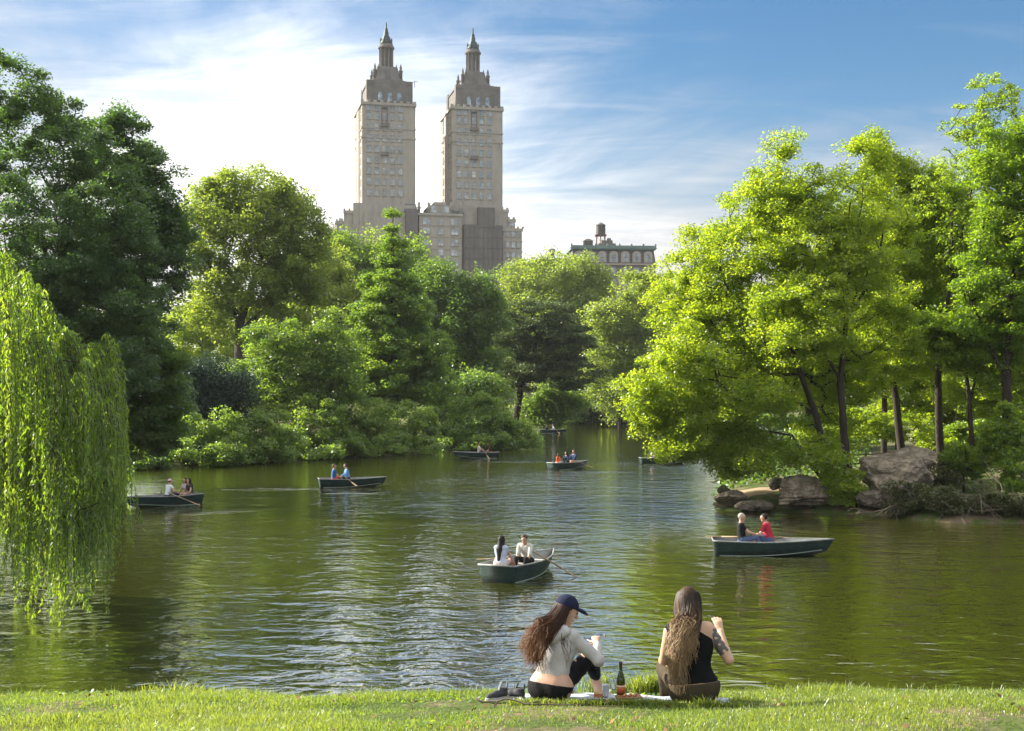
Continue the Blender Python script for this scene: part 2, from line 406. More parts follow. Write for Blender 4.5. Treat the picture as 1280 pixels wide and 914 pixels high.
LEAFMUL = {'leaf_lime': 1.6, 'leaf_maple': 1.5, 'leaf_dark': 1.6}
def build_trees():
    # -- shore of dark trees behind the willow
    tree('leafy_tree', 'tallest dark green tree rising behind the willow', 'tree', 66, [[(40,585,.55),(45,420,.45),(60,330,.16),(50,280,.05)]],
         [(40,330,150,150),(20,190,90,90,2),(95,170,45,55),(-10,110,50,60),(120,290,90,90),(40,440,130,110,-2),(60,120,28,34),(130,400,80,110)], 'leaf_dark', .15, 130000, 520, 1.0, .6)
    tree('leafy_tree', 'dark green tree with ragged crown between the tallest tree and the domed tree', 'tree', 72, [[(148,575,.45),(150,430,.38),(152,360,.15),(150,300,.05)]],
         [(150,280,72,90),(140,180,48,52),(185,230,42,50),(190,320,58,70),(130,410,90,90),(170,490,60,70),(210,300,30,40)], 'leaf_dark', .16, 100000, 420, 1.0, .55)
    tree('leafy_tree', 'green low tree hanging over the water beside the willow', 'tree', 70, [[(138,580,.25),(150,500,.2),(170,430,.1)]],
         [(180,440,50,70),(150,520,70,55),(200,525,38,45),(215,480,25,40)], 'leaf_deep', .17, 42000, 170, .9, .5)
    tree('leafy_tree', 'domed green tree with visible grey fork beside the apartment towers', 'tree', 118, [[(300,500,.8),(302,430,.7),(300,400,.5),(325,330,.22),(335,270,.06)],[(300,400,.35),(265,340,.18),(250,290,.06)],[(301,415,.3),(350,370,.16),(385,320,.06)]],
         [(320,300,92,90),(270,290,55,65),(370,310,50,68),(310,245,60,38),(280,380,60,50),(370,385,55,45)], 'leaf_soft', .26, 68000, 420, 1.5, .7, bark='bark_grey', shell=.3)
    tree('leafy_tree', 'sunlit yellow green young tree below the domed tree', 'tree', 108, [[(345,505,.2),(345,440,.15),(350,400,.08)]],
         [(345,440,42,50),(385,460,45,50),(310,470,34,40),(410,440,34,60),(350,480,60,34),(425,480,30,34),(370,500,60,24)], 'leaf_mid', .22, 40000, 230, 1.3, .6)
    tree('leafy_tree', 'yellow green tree glowing through the gap under the domed crown', 'tree', 165, [[(285,505,.3),(285,430,.22),(285,400,.1)]],
         [(270,420,60,60),(330,420,50,50),(230,440,50,60),(380,410,45,60)], 'leaf_lime', .32, 36000, 220, 1.9, .6)
    tree('leafy_tree', 'light green feathery tree behind the park lamp', 'tree', 150, [[(425,505,.3),(425,420,.25),(425,340,.12)]],
         [(425,420,48,85),(400,350,40,50),(450,470,40,40)], 'leaf_soft', .3, 34000, 200, 1.7, .6, tintbias=.2)
    tree('leafy_tree', 'broad green tree just under the older apartment wing', 'tree', 172, [[(455,500,.7),(455,400,.6),(460,320,.25)]],
         [(450,345,70,58),(500,340,55,52),(415,330,45,40),(470,410,70,60)], 'leaf_mid', .34, 52000, 300, 2.1, .7, tintbias=.15)
    tree('cypress_tree', 'tall conical cypress with a narrow tufted top before the apartment house', 'tree', 126, [[(492,520,.6),(491,440,.5),(491,350,.3),(491,268,.05)]],
         [(491,271,6,9),(490,287,12,10),(492,305,16,12),(492,330,20,16),(488,358,42,26),(494,392,58,30),(490,430,70,34),(494,468,76,34),(520,480,48,30),(455,470,40,35)], 'leaf_mid', .24, 80000, 460, 1.15, .5, tintbias=-.12)
    tree('leafy_tree', 'rounded deep green tree under the netted facade', 'tree', 160, [[(575,510,.6),(575,420,.5),(570,340,.2)]],
         [(570,385,55,62),(545,365,40,42),(600,400,35,55),(575,450,60,50)], 'leaf_deep', .31, 50000, 300, 1.8, .7, tintbias=.25)
    tree('leafy_tree', 'large rounded tree standing before the green cornice building', 'tree', 235, [[(690,520,.8),(690,420,.7),(692,350,.3)]],
         [(690,360,72,46),(650,385,45,45),(730,375,48,42),(690,420,90,60)], 'leaf_soft', .44, 56000, 330, 2.9, .7)
    tree('pine_tree', 'dark old pine with leaning trunk above the far cove', 'tree', 178, [[(642,520,.5),(652,480,.42),(668,440,.3),(675,395,.12)]],
         [(672,395,44,22),(650,425,38,18),(700,425,48,20),(668,455,56,20),(640,475,36,16),(712,465,38,22)], 'leaf_pine', .34, 36000, 190, 1.9, .3)
    tree('leafy_tree', 'pale green tree beside the lime maples across the far cove', 'tree', 205, [[(775,520,.35),(778,440,.25),(785,400,.08)]],
         [(790,385,46,48),(765,420,42,45),(815,360,28,28),(815,430,45,60),(775,480,50,45)], 'leaf_soft', .38, 40000, 240, 2.2, .7, tintbias=.2)
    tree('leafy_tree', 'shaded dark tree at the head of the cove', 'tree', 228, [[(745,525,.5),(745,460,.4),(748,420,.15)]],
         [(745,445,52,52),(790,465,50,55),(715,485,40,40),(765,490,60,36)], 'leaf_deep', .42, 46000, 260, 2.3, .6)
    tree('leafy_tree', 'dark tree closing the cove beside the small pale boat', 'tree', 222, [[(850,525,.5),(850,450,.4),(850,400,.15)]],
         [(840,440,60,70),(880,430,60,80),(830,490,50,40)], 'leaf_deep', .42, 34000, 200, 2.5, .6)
    # -- bushes along the far shore
    bush('yew_bush', 'dark blue green domed yew bush among lighter bushes', 100, 266, 480, 52, 36, 'leaf_yew', .17, 26000, 170, lobes=[(262,478,46,34),(285,488,32,30),(240,492,28,32),(265,515,50,34)])
    row = [(178,560,40,30,'leaf_mid','low dark bush at the water beside the hanging willow'),
           (262,545,42,38,'leaf_mid','first soft round bush along the shore from the willow'),
           (325,545,44,36,'leaf_mid','second bush along the shore, wide and soft, below the yew'),
           (395,538,48,40,'leaf_mid','tall rounded bush at the shore straight below the park lamp'),
           (455,533,44,38,'leaf_mid','bright bush on the shore below the cypress trunk'),
           (508,535,38,36,'leaf_mid','last bush of the shore row before the small gap')]
    for i, (px, py, rx, ry, m, lab) in enumerate(row):
        Yb = [91.5,95,99,104.5,109,114][i]
        bush('shore_bush', lab, Yb, px, py, rx, ry, m, .2, 17000, 110, group='bushes along the far shore', clump=.95,
             lobes=[(px,py,rx,ry),(px-rx*.45,py+8,rx*.6,ry*.8),(px+rx*.5,py+6,rx*.55,ry*.75),(px,py+24,rx*1.05,20,-2.2),(px-rx*.5,py+14,rx*.6,22,-1.2)], tintbias=[-.15,.05,.15,.2,.25,.2][i])
    bush('shore_bush', 'big domed bush on the point beside the two seated rowers', 123, 592, 530, 56, 38, 'leaf_mid', .22, 30000, 170, group='bushes along the far shore',
         lobes=[(588,526,50,36),(560,535,26,28),(630,540,40,26),(655,548,22,16),(590,552,56,14,-2)], clump=1.1)
    bush('shore_bush', 'small dark bush tucked behind the domed point bush', 136, 560, 495, 34, 30, 'leaf_deep', .26, 10000, 70, group='bushes along the far shore')
    bush('shore_bush', 'loose green bush between cypress foot and point bush', 138, 610, 490, 40, 30, 'leaf_mid', .26, 12000, 80, group='bushes along the far shore')
    bush('shore_bush', 'leafy bush under the leaning pine at the cove', 182, 690, 505, 42, 28, 'leaf_mid', .34, 14000, 90, group='bushes along the far shore')
    bush('shore_bush', 'wide shaded bush at the head of the cove', 232, 745, 512, 55, 26, 'leaf_deep', .42, 15000, 90, group='bushes along the far shore')
    bush('shore_bush', 'shaded bush behind the farthest pale boat', 236, 815, 510, 50, 30, 'leaf_deep', .42, 14000, 90, group='bushes along the far shore')
    # -- the rocky point with its lime maples
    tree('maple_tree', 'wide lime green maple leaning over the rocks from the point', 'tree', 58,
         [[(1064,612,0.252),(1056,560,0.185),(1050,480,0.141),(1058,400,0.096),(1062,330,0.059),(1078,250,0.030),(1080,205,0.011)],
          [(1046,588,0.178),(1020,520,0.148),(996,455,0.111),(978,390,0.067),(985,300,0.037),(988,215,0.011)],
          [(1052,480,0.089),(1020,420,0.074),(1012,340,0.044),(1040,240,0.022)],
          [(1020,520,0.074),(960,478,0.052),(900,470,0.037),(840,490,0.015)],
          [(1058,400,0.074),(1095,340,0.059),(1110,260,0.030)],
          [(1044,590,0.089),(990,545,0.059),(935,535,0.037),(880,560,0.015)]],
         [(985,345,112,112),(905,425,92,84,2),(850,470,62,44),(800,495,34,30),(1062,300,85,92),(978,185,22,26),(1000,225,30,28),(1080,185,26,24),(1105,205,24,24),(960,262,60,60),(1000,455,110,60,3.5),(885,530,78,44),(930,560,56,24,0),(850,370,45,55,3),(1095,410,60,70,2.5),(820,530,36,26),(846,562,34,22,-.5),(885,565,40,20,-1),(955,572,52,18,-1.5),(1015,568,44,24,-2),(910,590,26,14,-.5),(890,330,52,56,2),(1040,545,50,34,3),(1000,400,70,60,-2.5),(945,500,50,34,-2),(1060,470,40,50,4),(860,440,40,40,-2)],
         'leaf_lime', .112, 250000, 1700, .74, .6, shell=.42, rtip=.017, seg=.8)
    tree('maple_tree', 'bright green maple with dark straight trunk behind the big boulder', 'tree', 66, [[(1130,562,0.222),(1120,500,0.178),(1108,430,0.148),(1100,360,0.074),(1112,270,0.030),(1115,210,0.011)],[(1108,430,0.089),(1145,360,0.067),(1165,270,0.030)]],
         [(1120,290,62,80),(1150,360,70,70),(1098,192,22,24),(1128,214,26,26),(1075,360,40,60),(1165,250,40,50),(1130,430,80,50)], 'leaf_lime', .125, 95000, 560, .9, .6, rtip=.017, shell=.42, tintbias=-.1)
    tree('maple_tree', 'slender tall tree with airy top rising over the wooded point', 'tree', 63, [[(1176,566,0.192),(1173,500,0.178),(1172,440,0.148),(1188,360,0.089),(1210,260,0.044),(1232,150,0.015)],[(1188,360,0.089),(1225,300,0.067),(1262,210,0.030)]],
         [(1240,128,42,36),(1215,165,40,40),(1260,200,45,60),(1190,250,50,60),(1220,300,60,70)], 'leaf_maple', .115, 17000, 400, .46, .5, rtip=.017, shell=.6)
    tree('maple_tree', 'dense deep green tree standing at the edge of the wooded point', 'tree', 60, [[(1262,575,0.237),(1258,480,0.207),(1262,380,0.133),(1275,280,0.030)],[(1258,480,0.111),(1225,400,0.074),(1200,350,0.037)]],
         [(1275,250,55,90),(1268,350,70,80),(1248,205,46,56),(1225,390,50,60),(1290,180,40,50),(1310,300,80,120)], 'leaf_maple', .13, 74000, 330, .8, .45, rtip=.017, tintbias=-.3)
    tree('maple_tree', 'thin forked tree in front of the woodland fence', 'tree', 61, [[(1218,580,0.126),(1212,510,0.111),(1206,450,0.081),(1190,410,0.037)],[(1212,505,0.074),(1224,450,0.052),(1232,410,0.030)]],
         [(1205,430,45,38),(1245,450,48,48),(1165,420,40,36)], 'leaf_maple', .13, 24000, 150, .75, .45, rtip=.012)
    tree('maple_tree', 'sunlit yellow green tree glowing behind the trunks of the point', 'tree', 84, [[(1150,560,0.185),(1150,470,0.148),(1150,400,0.074)]],
         [(1150,450,95,62),(1090,440,60,62),(1215,470,80,70),(1145,515,110,36),(1270,460,70,80)], 'leaf_lime', .17, 70000, 340, 1.05, .5, tintbias=.1)
    tree('maple_tree', 'soft green tree filling the woods behind the slender tall tree', 'tree', 96, [[(1205,560,0.259),(1205,430,0.222),(1205,330,0.089)]],
         [(1200,330,80,95),(1265,360,80,110),(1150,300,50,70),(1225,450,100,70)], 'leaf_maple', .2, 80000, 380, 1.25, .55, tintbias=.1)
    tree('maple_tree', 'pale green tree half hidden behind the wide lime maple', 'tree', 98, [[(1010,560,0.222),(1010,470,0.185),(1005,380,0.074)]],
         [(1000,420,90,80),(925,470,60,60),(1050,480,80,60),(985,520,90,30)], 'leaf_mid', .2, 44000, 240, 1.3, .5, tintbias=.2)
    tree('maple_tree', 'bright leafy tree filling the middle of the wooded point between two trunks', 'tree', 78, [[(1105,565,.2),(1105,470,.15),(1100,380,.06)]],
         [(1080,330,60,80),(1150,300,60,80),(1190,400,60,70),(1080,440,70,60),(1030,380,50,70)], 'leaf_lime', .15, 70000, 360, 1.0, .5)
    tree('maple_tree', 'leafy tree at the edge of view behind the dense deep green tree', 'tree', 74, [[(1285,570,.22),(1285,450,.16),(1285,380,.06)]],
         [(1270,420,50,70),(1300,330,60,90),(1240,470,60,60),(1285,520,60,40)], 'leaf_lime', .15, 50000, 260, 1.0, .5, tintbias=-.1)
    for (px, py, rx, ry, Yb, m, n, lab) in ((1060,607,34,24,55.5,'leaf_lime',7000,'low lime shrub hanging to the water between ledge rock and boulder'),
            (1255,545,36,44,56,'leaf_maple',9000,'upright green shrub over the dead branches'),
            (1205,575,26,24,57,'leaf_maple',5000,'small shrub beside the boulder above the dead branches'),
            (1280,600,34,36,55,'leaf_maple',7000,'shrub at the bank where the dead branches end'),
            (1120,530,60,26,72,'leaf_lime',9000,'bright shrub behind the boulder before the fence'),
            (1035,555,40,30,66,'leaf_lime',8000,'bright shrub behind the leaning maple trunks'),
            (1180,548,56,30,76,'leaf_lime',12000,'wide sunlit shrub between the straight trunks behind the boulder'),
            (1275,545,50,34,74,'leaf_lime',12000,'tall sunlit shrub in the woods at the edge of view'),
            (1225,540,44,26,70,'leaf_maple',8000,'shrub glowing behind the woodland fence')):
        bush('shrub', lab, Yb, px, py, rx, ry, m, .12, n, 70, group='shrubs on the rocky point', clump=.5, flat=.5)
    for (px, py, rx, ry, Yb, n_, lab) in ((1150,622,46,26,53.4,9000,'weedy brown green shrub growing over the foot of the boulder'),
            (1195,630,34,24,52.3,7000,'dull weeds sprawling behind the pale fallen branch'),(1235,628,34,28,51.9,7000,'rough weedy shrub over the dark tangle of branches'),
            (1275,632,34,24,51.6,7000,'rough weeds at the bank beside the last dead limb'),(1180,590,40,22,57,6000,'weedy ground shrub between the boulder and the rail fence')):
        bush('shrub', lab, Yb, px, py, rx, ry, 'brush_leaf', .085, n_, 110, group='shrubs on the rocky point', clump=.34)

    # -- willow
    root = empty('willow_tree', (-16.5, 29, gz(-16.5, 29)), 0, 'weeping willow trailing yellow green strands over the lake', 'tree')
    tx = np.array([-16.5, 29.0]); anchors = []; lens = []
    tops_x = [-300,-150,-60,0,40,70,105,140,168]; tops_y = [300,245,250,285,335,356,386,428,476]
    bot_x = [-300,0,30,60,90,112,128,150,172]; bot_y = [700,720,745,755,752,735,670,600,540]
    tip = []; strands = []
    nb_ = 112
    bx = np.concatenate([rng.uniform(-290, 0, 34), rng.uniform(-5, 158, nb_-34)])
    for j in range(nb_):
        dep = rng.uniform(-4.2, 4.6); t0 = np.interp(bx[j], tops_x, tops_y); b0 = np.interp(bx[j], bot_x, bot_y)
        tier = rng.random()**1.3*.7; top = t0+(b0-t0)*tier+abs(dep/4.6)**2*45+rng.uniform(-6, 26)
        ln = (b0-top)*rng.uniform(.45, 1.08)
        if tier < .4 and rng.random() < .4: ln = rng.uniform(90, 190)
        wd = rng.uniform(6, 14); m_ = rng.integers(14, 30)
        for _ in range(m_):
            ox = rng.normal()*wd; od = rng.normal()*wd/F*30
            x_ = bx[j]+ox
            if x_ > 148: x_ = 148-abs(rng.normal())*12
            Yd = 29.5+dep+od
            tp = top+(ox/wd)**2*9+rng.uniform(-5, 9)
            tip.append(P(x_, tp, Yd)); strands.append(max(25, ln*rng.uniform(.4, 1.12)*(1-.12*abs(ox/wd)))*Yd/F)
    n = len(tip)
    tip = np.array(tip); strands = np.array(strands)
    main = np.array(tip)[rng.permutation(n)[:420]]
    bt = [[-16.5,29,gz(-16.5,29)-.3,.55],[-16.2,29,3.6,.45],[-15.4,29.2,5.4,.34],[-14.6,29.4,7.6,.2]]
    pos, par, rad = skeleton([bt, [[-16.2,29,3.6,.3],[-14.2,28.5,5.6,.2],[-12.2,28.6,6.6,.1]]], main, .008, seg=.6)
    mesh_np('trunk', *branch_mesh(pos, par, rad, 6), M['bark'], root, True, True)
    LP = []; LD = []; LT = []
    SV = []; SF = []
    nb = 0
    for i in range(n):
        L = max(.5, strands[i]); k = max(6, int(L/.026))
        t = np.sort(rng.random(k))
        sw = rng.normal(size=2)*.12; out = (tip[i,:2]-tx); out = out/(np.linalg.norm(out)+1e-6)*rng.uniform(.05, .35)
        ph = rng.uniform(0, 6.28)
        def curve(t):
            arc = np.minimum(t*3, 1)
            x = tip[i,0]+out[0]*(arc-.2)+sw[0]*t**2*L*.35+.03*np.sin(t*5+ph); y = tip[i,1]+out[1]*(arc-.2)+sw[1]*t**2*L*.35
            z = tip[i,2]+.18*np.sin(np.minimum(t*4, 1)*math.pi)*min(1, L*.4)-L*t**1.1
            return np.stack([x, y, np.maximum(z, .1+.1*rng.random())], -1)
        p = curve(t)
        d = rng.normal(size=(k, 3))*.45; d[:,2] -= 1.0
        LP.append(p+d*.04+rng.normal(size=(k, 3))*.02); LD.append(d)
        b = np.clip(rng.normal(.5, .2)+rng.normal(0, .15, k), 0, 1); LT.append(b)
        q = curve(np.linspace(0, 1, 7)); r = np.linspace(.008, .003, 7)
        for j in range(7):
            for a in (0, 2.09, 4.19): SV.append(q[j]+np.array([math.cos(a)*r[j], math.sin(a)*r[j], 0]))
        for j in range(6):
            for a in range(3):
                a2 = (a+1) % 3; SF.append((nb+j*3+a, nb+j*3+a2, nb+(j+1)*3+a2, nb+(j+1)*3+a))
        nb += 21
    LP = np.concatenate(LP); LD = np.concatenate(LD); LT = np.concatenate(LT)
    v, idx, sz, _ = leaf_quads(LP, .115, .2, .26, LT, LD)
    cr = mesh_np('crown', v, idx, sz, M['leaf_willow'], root, True, False, LT)
    mesh_np('hanging_twigs', SV, [i for f in SF for i in f], [4]*len(SF), M['bark_grey'], root, True, True)

    # -- ground cover on the shores and the far wood
    xs = rng.uniform(-60, 60, 520000); ys = rng.uniform(40, 262, 520000)
    d = lake_dist(xs, ys); k = (d > -.25) & (d < 9)
    k &= ~((xs > 8) & (xs < 34) & (ys < 66) & (d < 5)); k &= rng.random(len(xs)) < np.clip(1.2-d/9, 0, 1)
    xs, ys = xs[k], ys[k]
    zs = ground_z(xs, ys)+np.abs(rng.normal(0, .28, len(xs)))+.03
    v, idx, sz, t = leaf_quads(np.stack([xs, ys, zs], 1), .26, .6)
    o = mesh_np('ground_cover', v, idx, sz, M['leaf_deep'], None, False, False, t); tag(o, 'low leafy ground cover along the lake shores', 'ground cover', kind='stuff')
    lob = []
    for i in range(34): lob.append((-80+i*46+rng.uniform(-14, 14), 438+rng.uniform(-22, 18), 55, 62+rng.uniform(-10, 12), rng.uniform(-12, 12)))
    C = sample_lobes(lob, 285, 1500, .4); idx = np.repeat(np.arange(len(C)), 46)
    g3 = rng.normal(size=(len(idx), 3)); pp = C[idx]+g3*1.5; ct = rng.random(len(C))
    tt = np.clip(ct[idx]+rng.normal(0, .15, len(idx)), 0, 1)
    v, ii, sz, _ = leaf_quads(pp, .62, .7, tint=tt)
    o = mesh_np('far_woods', v, ii, sz, M['leaf_soft'], None, False, False, tt); tag(o, 'mass of green woods beyond the lake trees', 'woods', kind='stuff')
build_trees()
# ---------------------------------------------------------------- buildings
M['stone']   = surf('limestone', (.30,.275,.24), (.22,.205,.182), .9, .5, .2, .05, 2.0, cc=(.34,.31,.265), stretch=(1,1,.35), detail=9)
M['stone_lt']= surf('pale_stone', (.36,.31,.26), (.28,.245,.205), .9, .4, .2)
M['stone_dk']= surf('dark_stone', (.165,.152,.138), (.11,.103,.097), .9, .4, .2)
M['netting'] = surf('scaffold_net', (.155,.14,.133), (.115,.104,.10), .95, .35, .1, stretch=(1,1,.4))
M['copper']  = surf('copper_green', (.06,.16,.14), (.03,.075,.075), .6, .5, .4)
M['copper_dk']=surf('dark_copper', (.014,.042,.046), (.008,.02,.024), .6, .5, .4)
M['copper_lt']=surf('pale_copper', (.15,.225,.195), (.10,.16,.145), .7, .5, .3)
M['glass']   = surf('window_glass', (.20,.25,.29), (.05,.065,.08), .08, .35, .9, cc=(.52,.57,.60))
M['brick']   = surf('grey_brick', (.20,.18,.175), (.14,.13,.125), .9, .6, .2)
M['mansard'] = surf('slate', (.10,.105,.115), (.065,.07,.075), .7, .8, .3)
M['tank_wood']=surf('tank_wood', (.12,.105,.10), (.07,.06,.058), .9, 1.0, .1, stretch=(3,3,.3))
M['rust']    = surf('rusty_iron', (.20,.09,.05), (.10,.05,.035), .9, 2, .2)
M['iron']    = surf('black_iron', (.03,.032,.03), None, .5, 3, .4)

def win_mb(mb, p, u, n, w, h, arch=False):
    """a glass pane with depth on a wall: p centre bottom, u along, n outward"""
    p = np.array(p); u = np.array(u); n = np.array(n); z = np.array([0,0,1.0])
    if not arch: prof = [(-w/2,0),(w/2,0),(w/2,h),(-w/2,h)]
    else:
        r = w/2; prof = [(-r,0),(r,0)]+[(r*math.cos(a), h-r+r*math.sin(a)) for a in np.linspace(0, math.pi, 7)]
    k = len(prof); vs = [p+u*a+z*b+n*.04 for a, b in prof]+[p+u*a+z*b-n*.15 for a, b in prof]
    mb.add(vs, [tuple(range(k))]+[(i, k+i, k+(i+1) % k, (i+1) % k) for i in range(k)])
def frame_mb(mb, p, u, n, w, h, t=.16, d=.14, sill=True):
    p = np.array(p); u = np.array(u); n = np.array(n); z = np.array([0,0,1.0])
    def bar(a0, a1, b0, b1, dd):
        vs = [p+u*a+z*b+n*e for e in (0, dd) for a, b in ((a0,b0),(a1,b0),(a1,b1),(a0,b1))]
        mb.add(vs, [(4,5,6,7),(0,1,5,4),(1,2,6,5),(2,3,7,6),(3,0,4,7)])
    bar(-w/2-t, -w/2, 0, h, d); bar(w/2, w/2+t, 0, h, d); bar(-w/2-t, w/2+t, h, h+t, d)
    if sill: bar(-w/2-t*1.6, w/2+t*1.6, -t, 0, d*1.8)
    bar(-.05, .05, 0, h, .07); bar(-w/2, -.05, h*.5-.05, h*.5+.05, .07); bar(.05, w/2, h*.5-.05, h*.5+.05, .07)

def build_apartment():
    Yb = 402.0; a = R(13); S = Yb/F
    org = P(543, HY, Yb); org[2] = 2.5
    root = empty('apartment_house', org, a, 'twin towered limestone apartment house rising above the park trees', 'building')
    zz = lambda py: ZC+(HY-py)*S-2.5         # height above the building's base
    ux = np.array([1.,0,0]); ny = np.array([0,-1.,0]); nx = np.array([-1.,0,0]); uy = np.array([0,-1.,0])
    D = 17.0; wfr = []
    # window targets per host
    def tower(xc, D, hw):
        z0 = zz(252); z1 = zz(134)
        mb = MB()
        mb.box(xc-hw, xc+hw, 0, D, 0, z1)
        mb.box(xc+hw-2.6, xc+hw+.35, .6, D-.6, z0-6, z1-.4)                # corner piers stand proud
        mb.box(xc-hw-.35, xc-hw+.9, D*.35, D*.65, z0, z1-.5)
        for q in (164, 176): mb.box(xc-hw-.22, xc+hw+.42, -.22, D+.22, zz(q), zz(q)+.35)
        mb.box(xc-hw-.5, xc+hw+.55, -.5, D+.5, z1-.25, z1+.55)             # cornice
        for i in range(9):                                                   # parapet blocks
            x = xc-hw+i*2*hw/8; mb.box(x-.45, x+.45, -.35, .4, z1+.55, z1+1.25)
        t = mb.build('tower', M['stone'], root)
        fr = MB()
        rows = [zz(q) for q in (247,233.5,220,206.5,193,179.5,166,152.5,142)]
        for r_, z in enumerate(rows):
            for c_ in range(5):
                x = xc-hw+2.1+c_*2.45
                w = 1.25; h = 1.95
                m = MB(); win_mb(m, (x, 0, z), ux, ny, w, h); m.build('window', M['glass'], t)
                frame_mb(fr, (x, 0, z), ux, ny, w, h)
        sd = MB()
        for z in rows:
            for c_ in range(3):
                y = D*.15+c_*D*.33; win_mb(sd, (xc-hw, y, z), uy, nx, 1.3, 1.95); frame_mb(fr, (xc-hw, y, z), uy, nx, 1.3, 1.95)
        tag(sd.build('side_window', M['glass'], t), kind='stuff')
        tag(fr.build('window_frame', M['stone_lt'], t), kind='stuff')
        ba = MB()                                                            # little balconies and a centre bay
        xb = xc-hw+2.1+2*2.45
        for q in (197, 161):
            bq = MB(); bq.box(xb-1.3, xb+1.3, -.95, 0, zz(q)-.15, zz(q)+.1); bq.box(xb-1.3, xb+1.3, -.95, -.8, zz(q)+.1, zz(q)+.95); bq.build('balcony', M['stone_dk'], t)
        ba.box(xb-1.0, xb-.75, -.3, 0, zz(160), zz(138)); ba.box(xb+.75, xb+1.0, -.3, 0, zz(160), zz(138))
        ba.lathe([(.9,0),(1.0,.3),(.7,.9),(.15,1.5)], (xb,-.25,zz(139)), 10)
        ba.build('window_bay', M['stone_dk'], t)
        # stepped crown
        zc_ = lambda py: ZC+(HY-py)*(408.5/F)-2.5
        cr = MB(); z2 = zc_(109.5); xs = xc+.6
        cr.box(xs-6.9, xs+6.9, 2.0, D-2.0, z1+.55, z2)
        cr.box(xs-4.9, xs+4.9, 1.3, 2.0, z1+.55, z2+.3)
        for sx in (-1, 1):
            cr.box(xs+sx*6.0-1.25, xs+sx*6.0+1.25, 1.5, 4.2, z1+.55, z2+.2); cr.box(xs+sx*6.0-1.25, xs+sx*6.0+1.25, D-4.2, D-1.5, z1+.55, z2+.2)
        cr.box(xs-7.2, xs+7.2, 1.25, D-1.7, z2-.9, z2-.4)
        yc = D/2; z3 = zc_(86)
        cr.frustum((xs, yc), 4.9, 4.9, z2-.2, 4.7, 4.7, z2+1.6)
        cr.frustum((xs, yc), 4.7, 4.7, z2+1.6, 4.0, 4.0, zc_(97)); cr.frustum((xs, yc), 3.8, 3.8, zc_(97), 3.0, 3.0, z3)
        for sx in (-1, 1):
            for sy in (-1, 1):
                cr.lathe([(.55,0),(.55,2.6),(.7,2.7),(.7,3.0),(.35,3.4),(.4,4.0),(.05,5.2)], (xs+sx*4.1, yc+sy*4.1, z2+1.5), 8)
                cr.lathe([(.4,0),(.4,2.2),(.5,2.3),(.25,2.8),(.03,3.9)], (xs+sx*2.9, yc+sy*2.9, zc_(97)-.2), 8)
        for sx, sy in ((0,-1),(0,1),(1,0),(-1,0)):                            # big scroll buttresses
            for k in range(5):
                cr.box(xs+sx*(4.6-.35*k)-.4*(1+abs(sy)), xs+sx*(4.6-.35*k)+.4*(1+abs(sy)), yc+sy*(4.6-.35*k)-.4, yc+sy*(4.6-.35*k)+.4, z2+1+k*.8, z2+1.8+k*.8)
        c = cr.build('crown_stage', M['stone_dk'], root)
        for k in (-1, 0, 1):
            cw = MB(); win_mb(cw, (xs+k*3.0, 1.28, z1+1.6), ux, ny, 1.3, 2.6, True); cw.build('arched_window', M['glass'], c)
        la = MB(); zl = zc_(62)
        la.lathe([(1.45,z3-.1),(1.45,zl),], (xs,yc,0), 16, False)
        for k in range(10):
            an = 2*math.pi*k/10; la.lathe([(.34,0),(.26,.3),(.24,zl-z3-.3),(.36,zl-z3)], (xs+2.05*math.cos(an), yc+2.05*math.sin(an), z3), 8)
        la.lathe([(2.5,z3-.2),(2.6,z3),(2.5,z3+.12)], (xs,yc,0), 20, False)
        la.lathe([(2.35,zl),(2.65,zl+.25),(2.65,zl+.7),(2.3,zl+.9),(2.2,zl+1.5)], (xs,yc,0), 20, False)
        l = la.build('lantern', M['stone_dk'], root)
        fi = MB(); zt = zc_(33.5)
        fi.lathe([(2.1,zl+1.5),(1.9,zl+2.2),(1.45,zl+3.1),(1.15,zl+3.4),(1.2,zl+3.9),(.85,zl+4.4),(.75,zl+5.6),(.5,zl+6.0),(.62,zl+6.3),(.3,zl+6.9),(.22,zl+8.6),(.05,zt)], (xs,yc,0), 14)
        for k in range(6):
            an = 2*math.pi*k/6; fi.lathe([(.3,0),(.22,1.2),(.32,1.4),(.03,2.3)], (xs+1.75*math.cos(an), yc+1.75*math.sin(an), zl+1.6), 6)
        fi.build('copper_finial', M['copper_dk'], l)
    tower(-14.5, 20.0, 8.2); tower(13.7, 20.0, 8.0)
    # -- the wide base with its setbacks
    mb = MB()
    zb = lambda q: zz(q)
    mb.box(-26, 24, 3, 40, 0, zb(288))
    mb.box(-30.5, -22.2, 1.0, 34, 0, zb(281)); mb.box(-28.3, -22.2, .2, 30, 0, zb(268)); mb.box(-25.5, -22.2, -.4, 28, 0, zb(257))
    mb.box(-22.2, -9.5, -1.3, 0.2, 0, zb(268)); mb.box(-23.6, -6.0, -.8, 26, 0, zb(258))
    mb.box(21.6, 23.6, -.8, 24, 0, zb(261)); mb.box(23.6, 25.8, -1.2, 26, 0, zb(273)); mb.box(21.6, 27.8, -2.0, 28, 0, zb(285))
    mb.box(5.6, 22.0, -.9, 24, 0, zb(256))
    mb.box(-5.2, 8.3, -2.4, 14, 0, zb(269)); mb.box(-5.6, 8.7, -2.8, -2.4, zb(269)-.5, zb(269)+.25)
    mb.box(-1.9, 4.8, -2.2, 10, zb(269), zb(258)); mb.box(-.4, 3.3, -2.35, 3, zb(258), zb(254))
    for x in (-5.2, -2.1, 4.9, 8.0): mb.lathe([(.45,0),(.45,1.6),(.7,1.8),(.3,2.6),(.5,3.1),(.05,3.9)], (x, -2.0, zb(269)), 8)
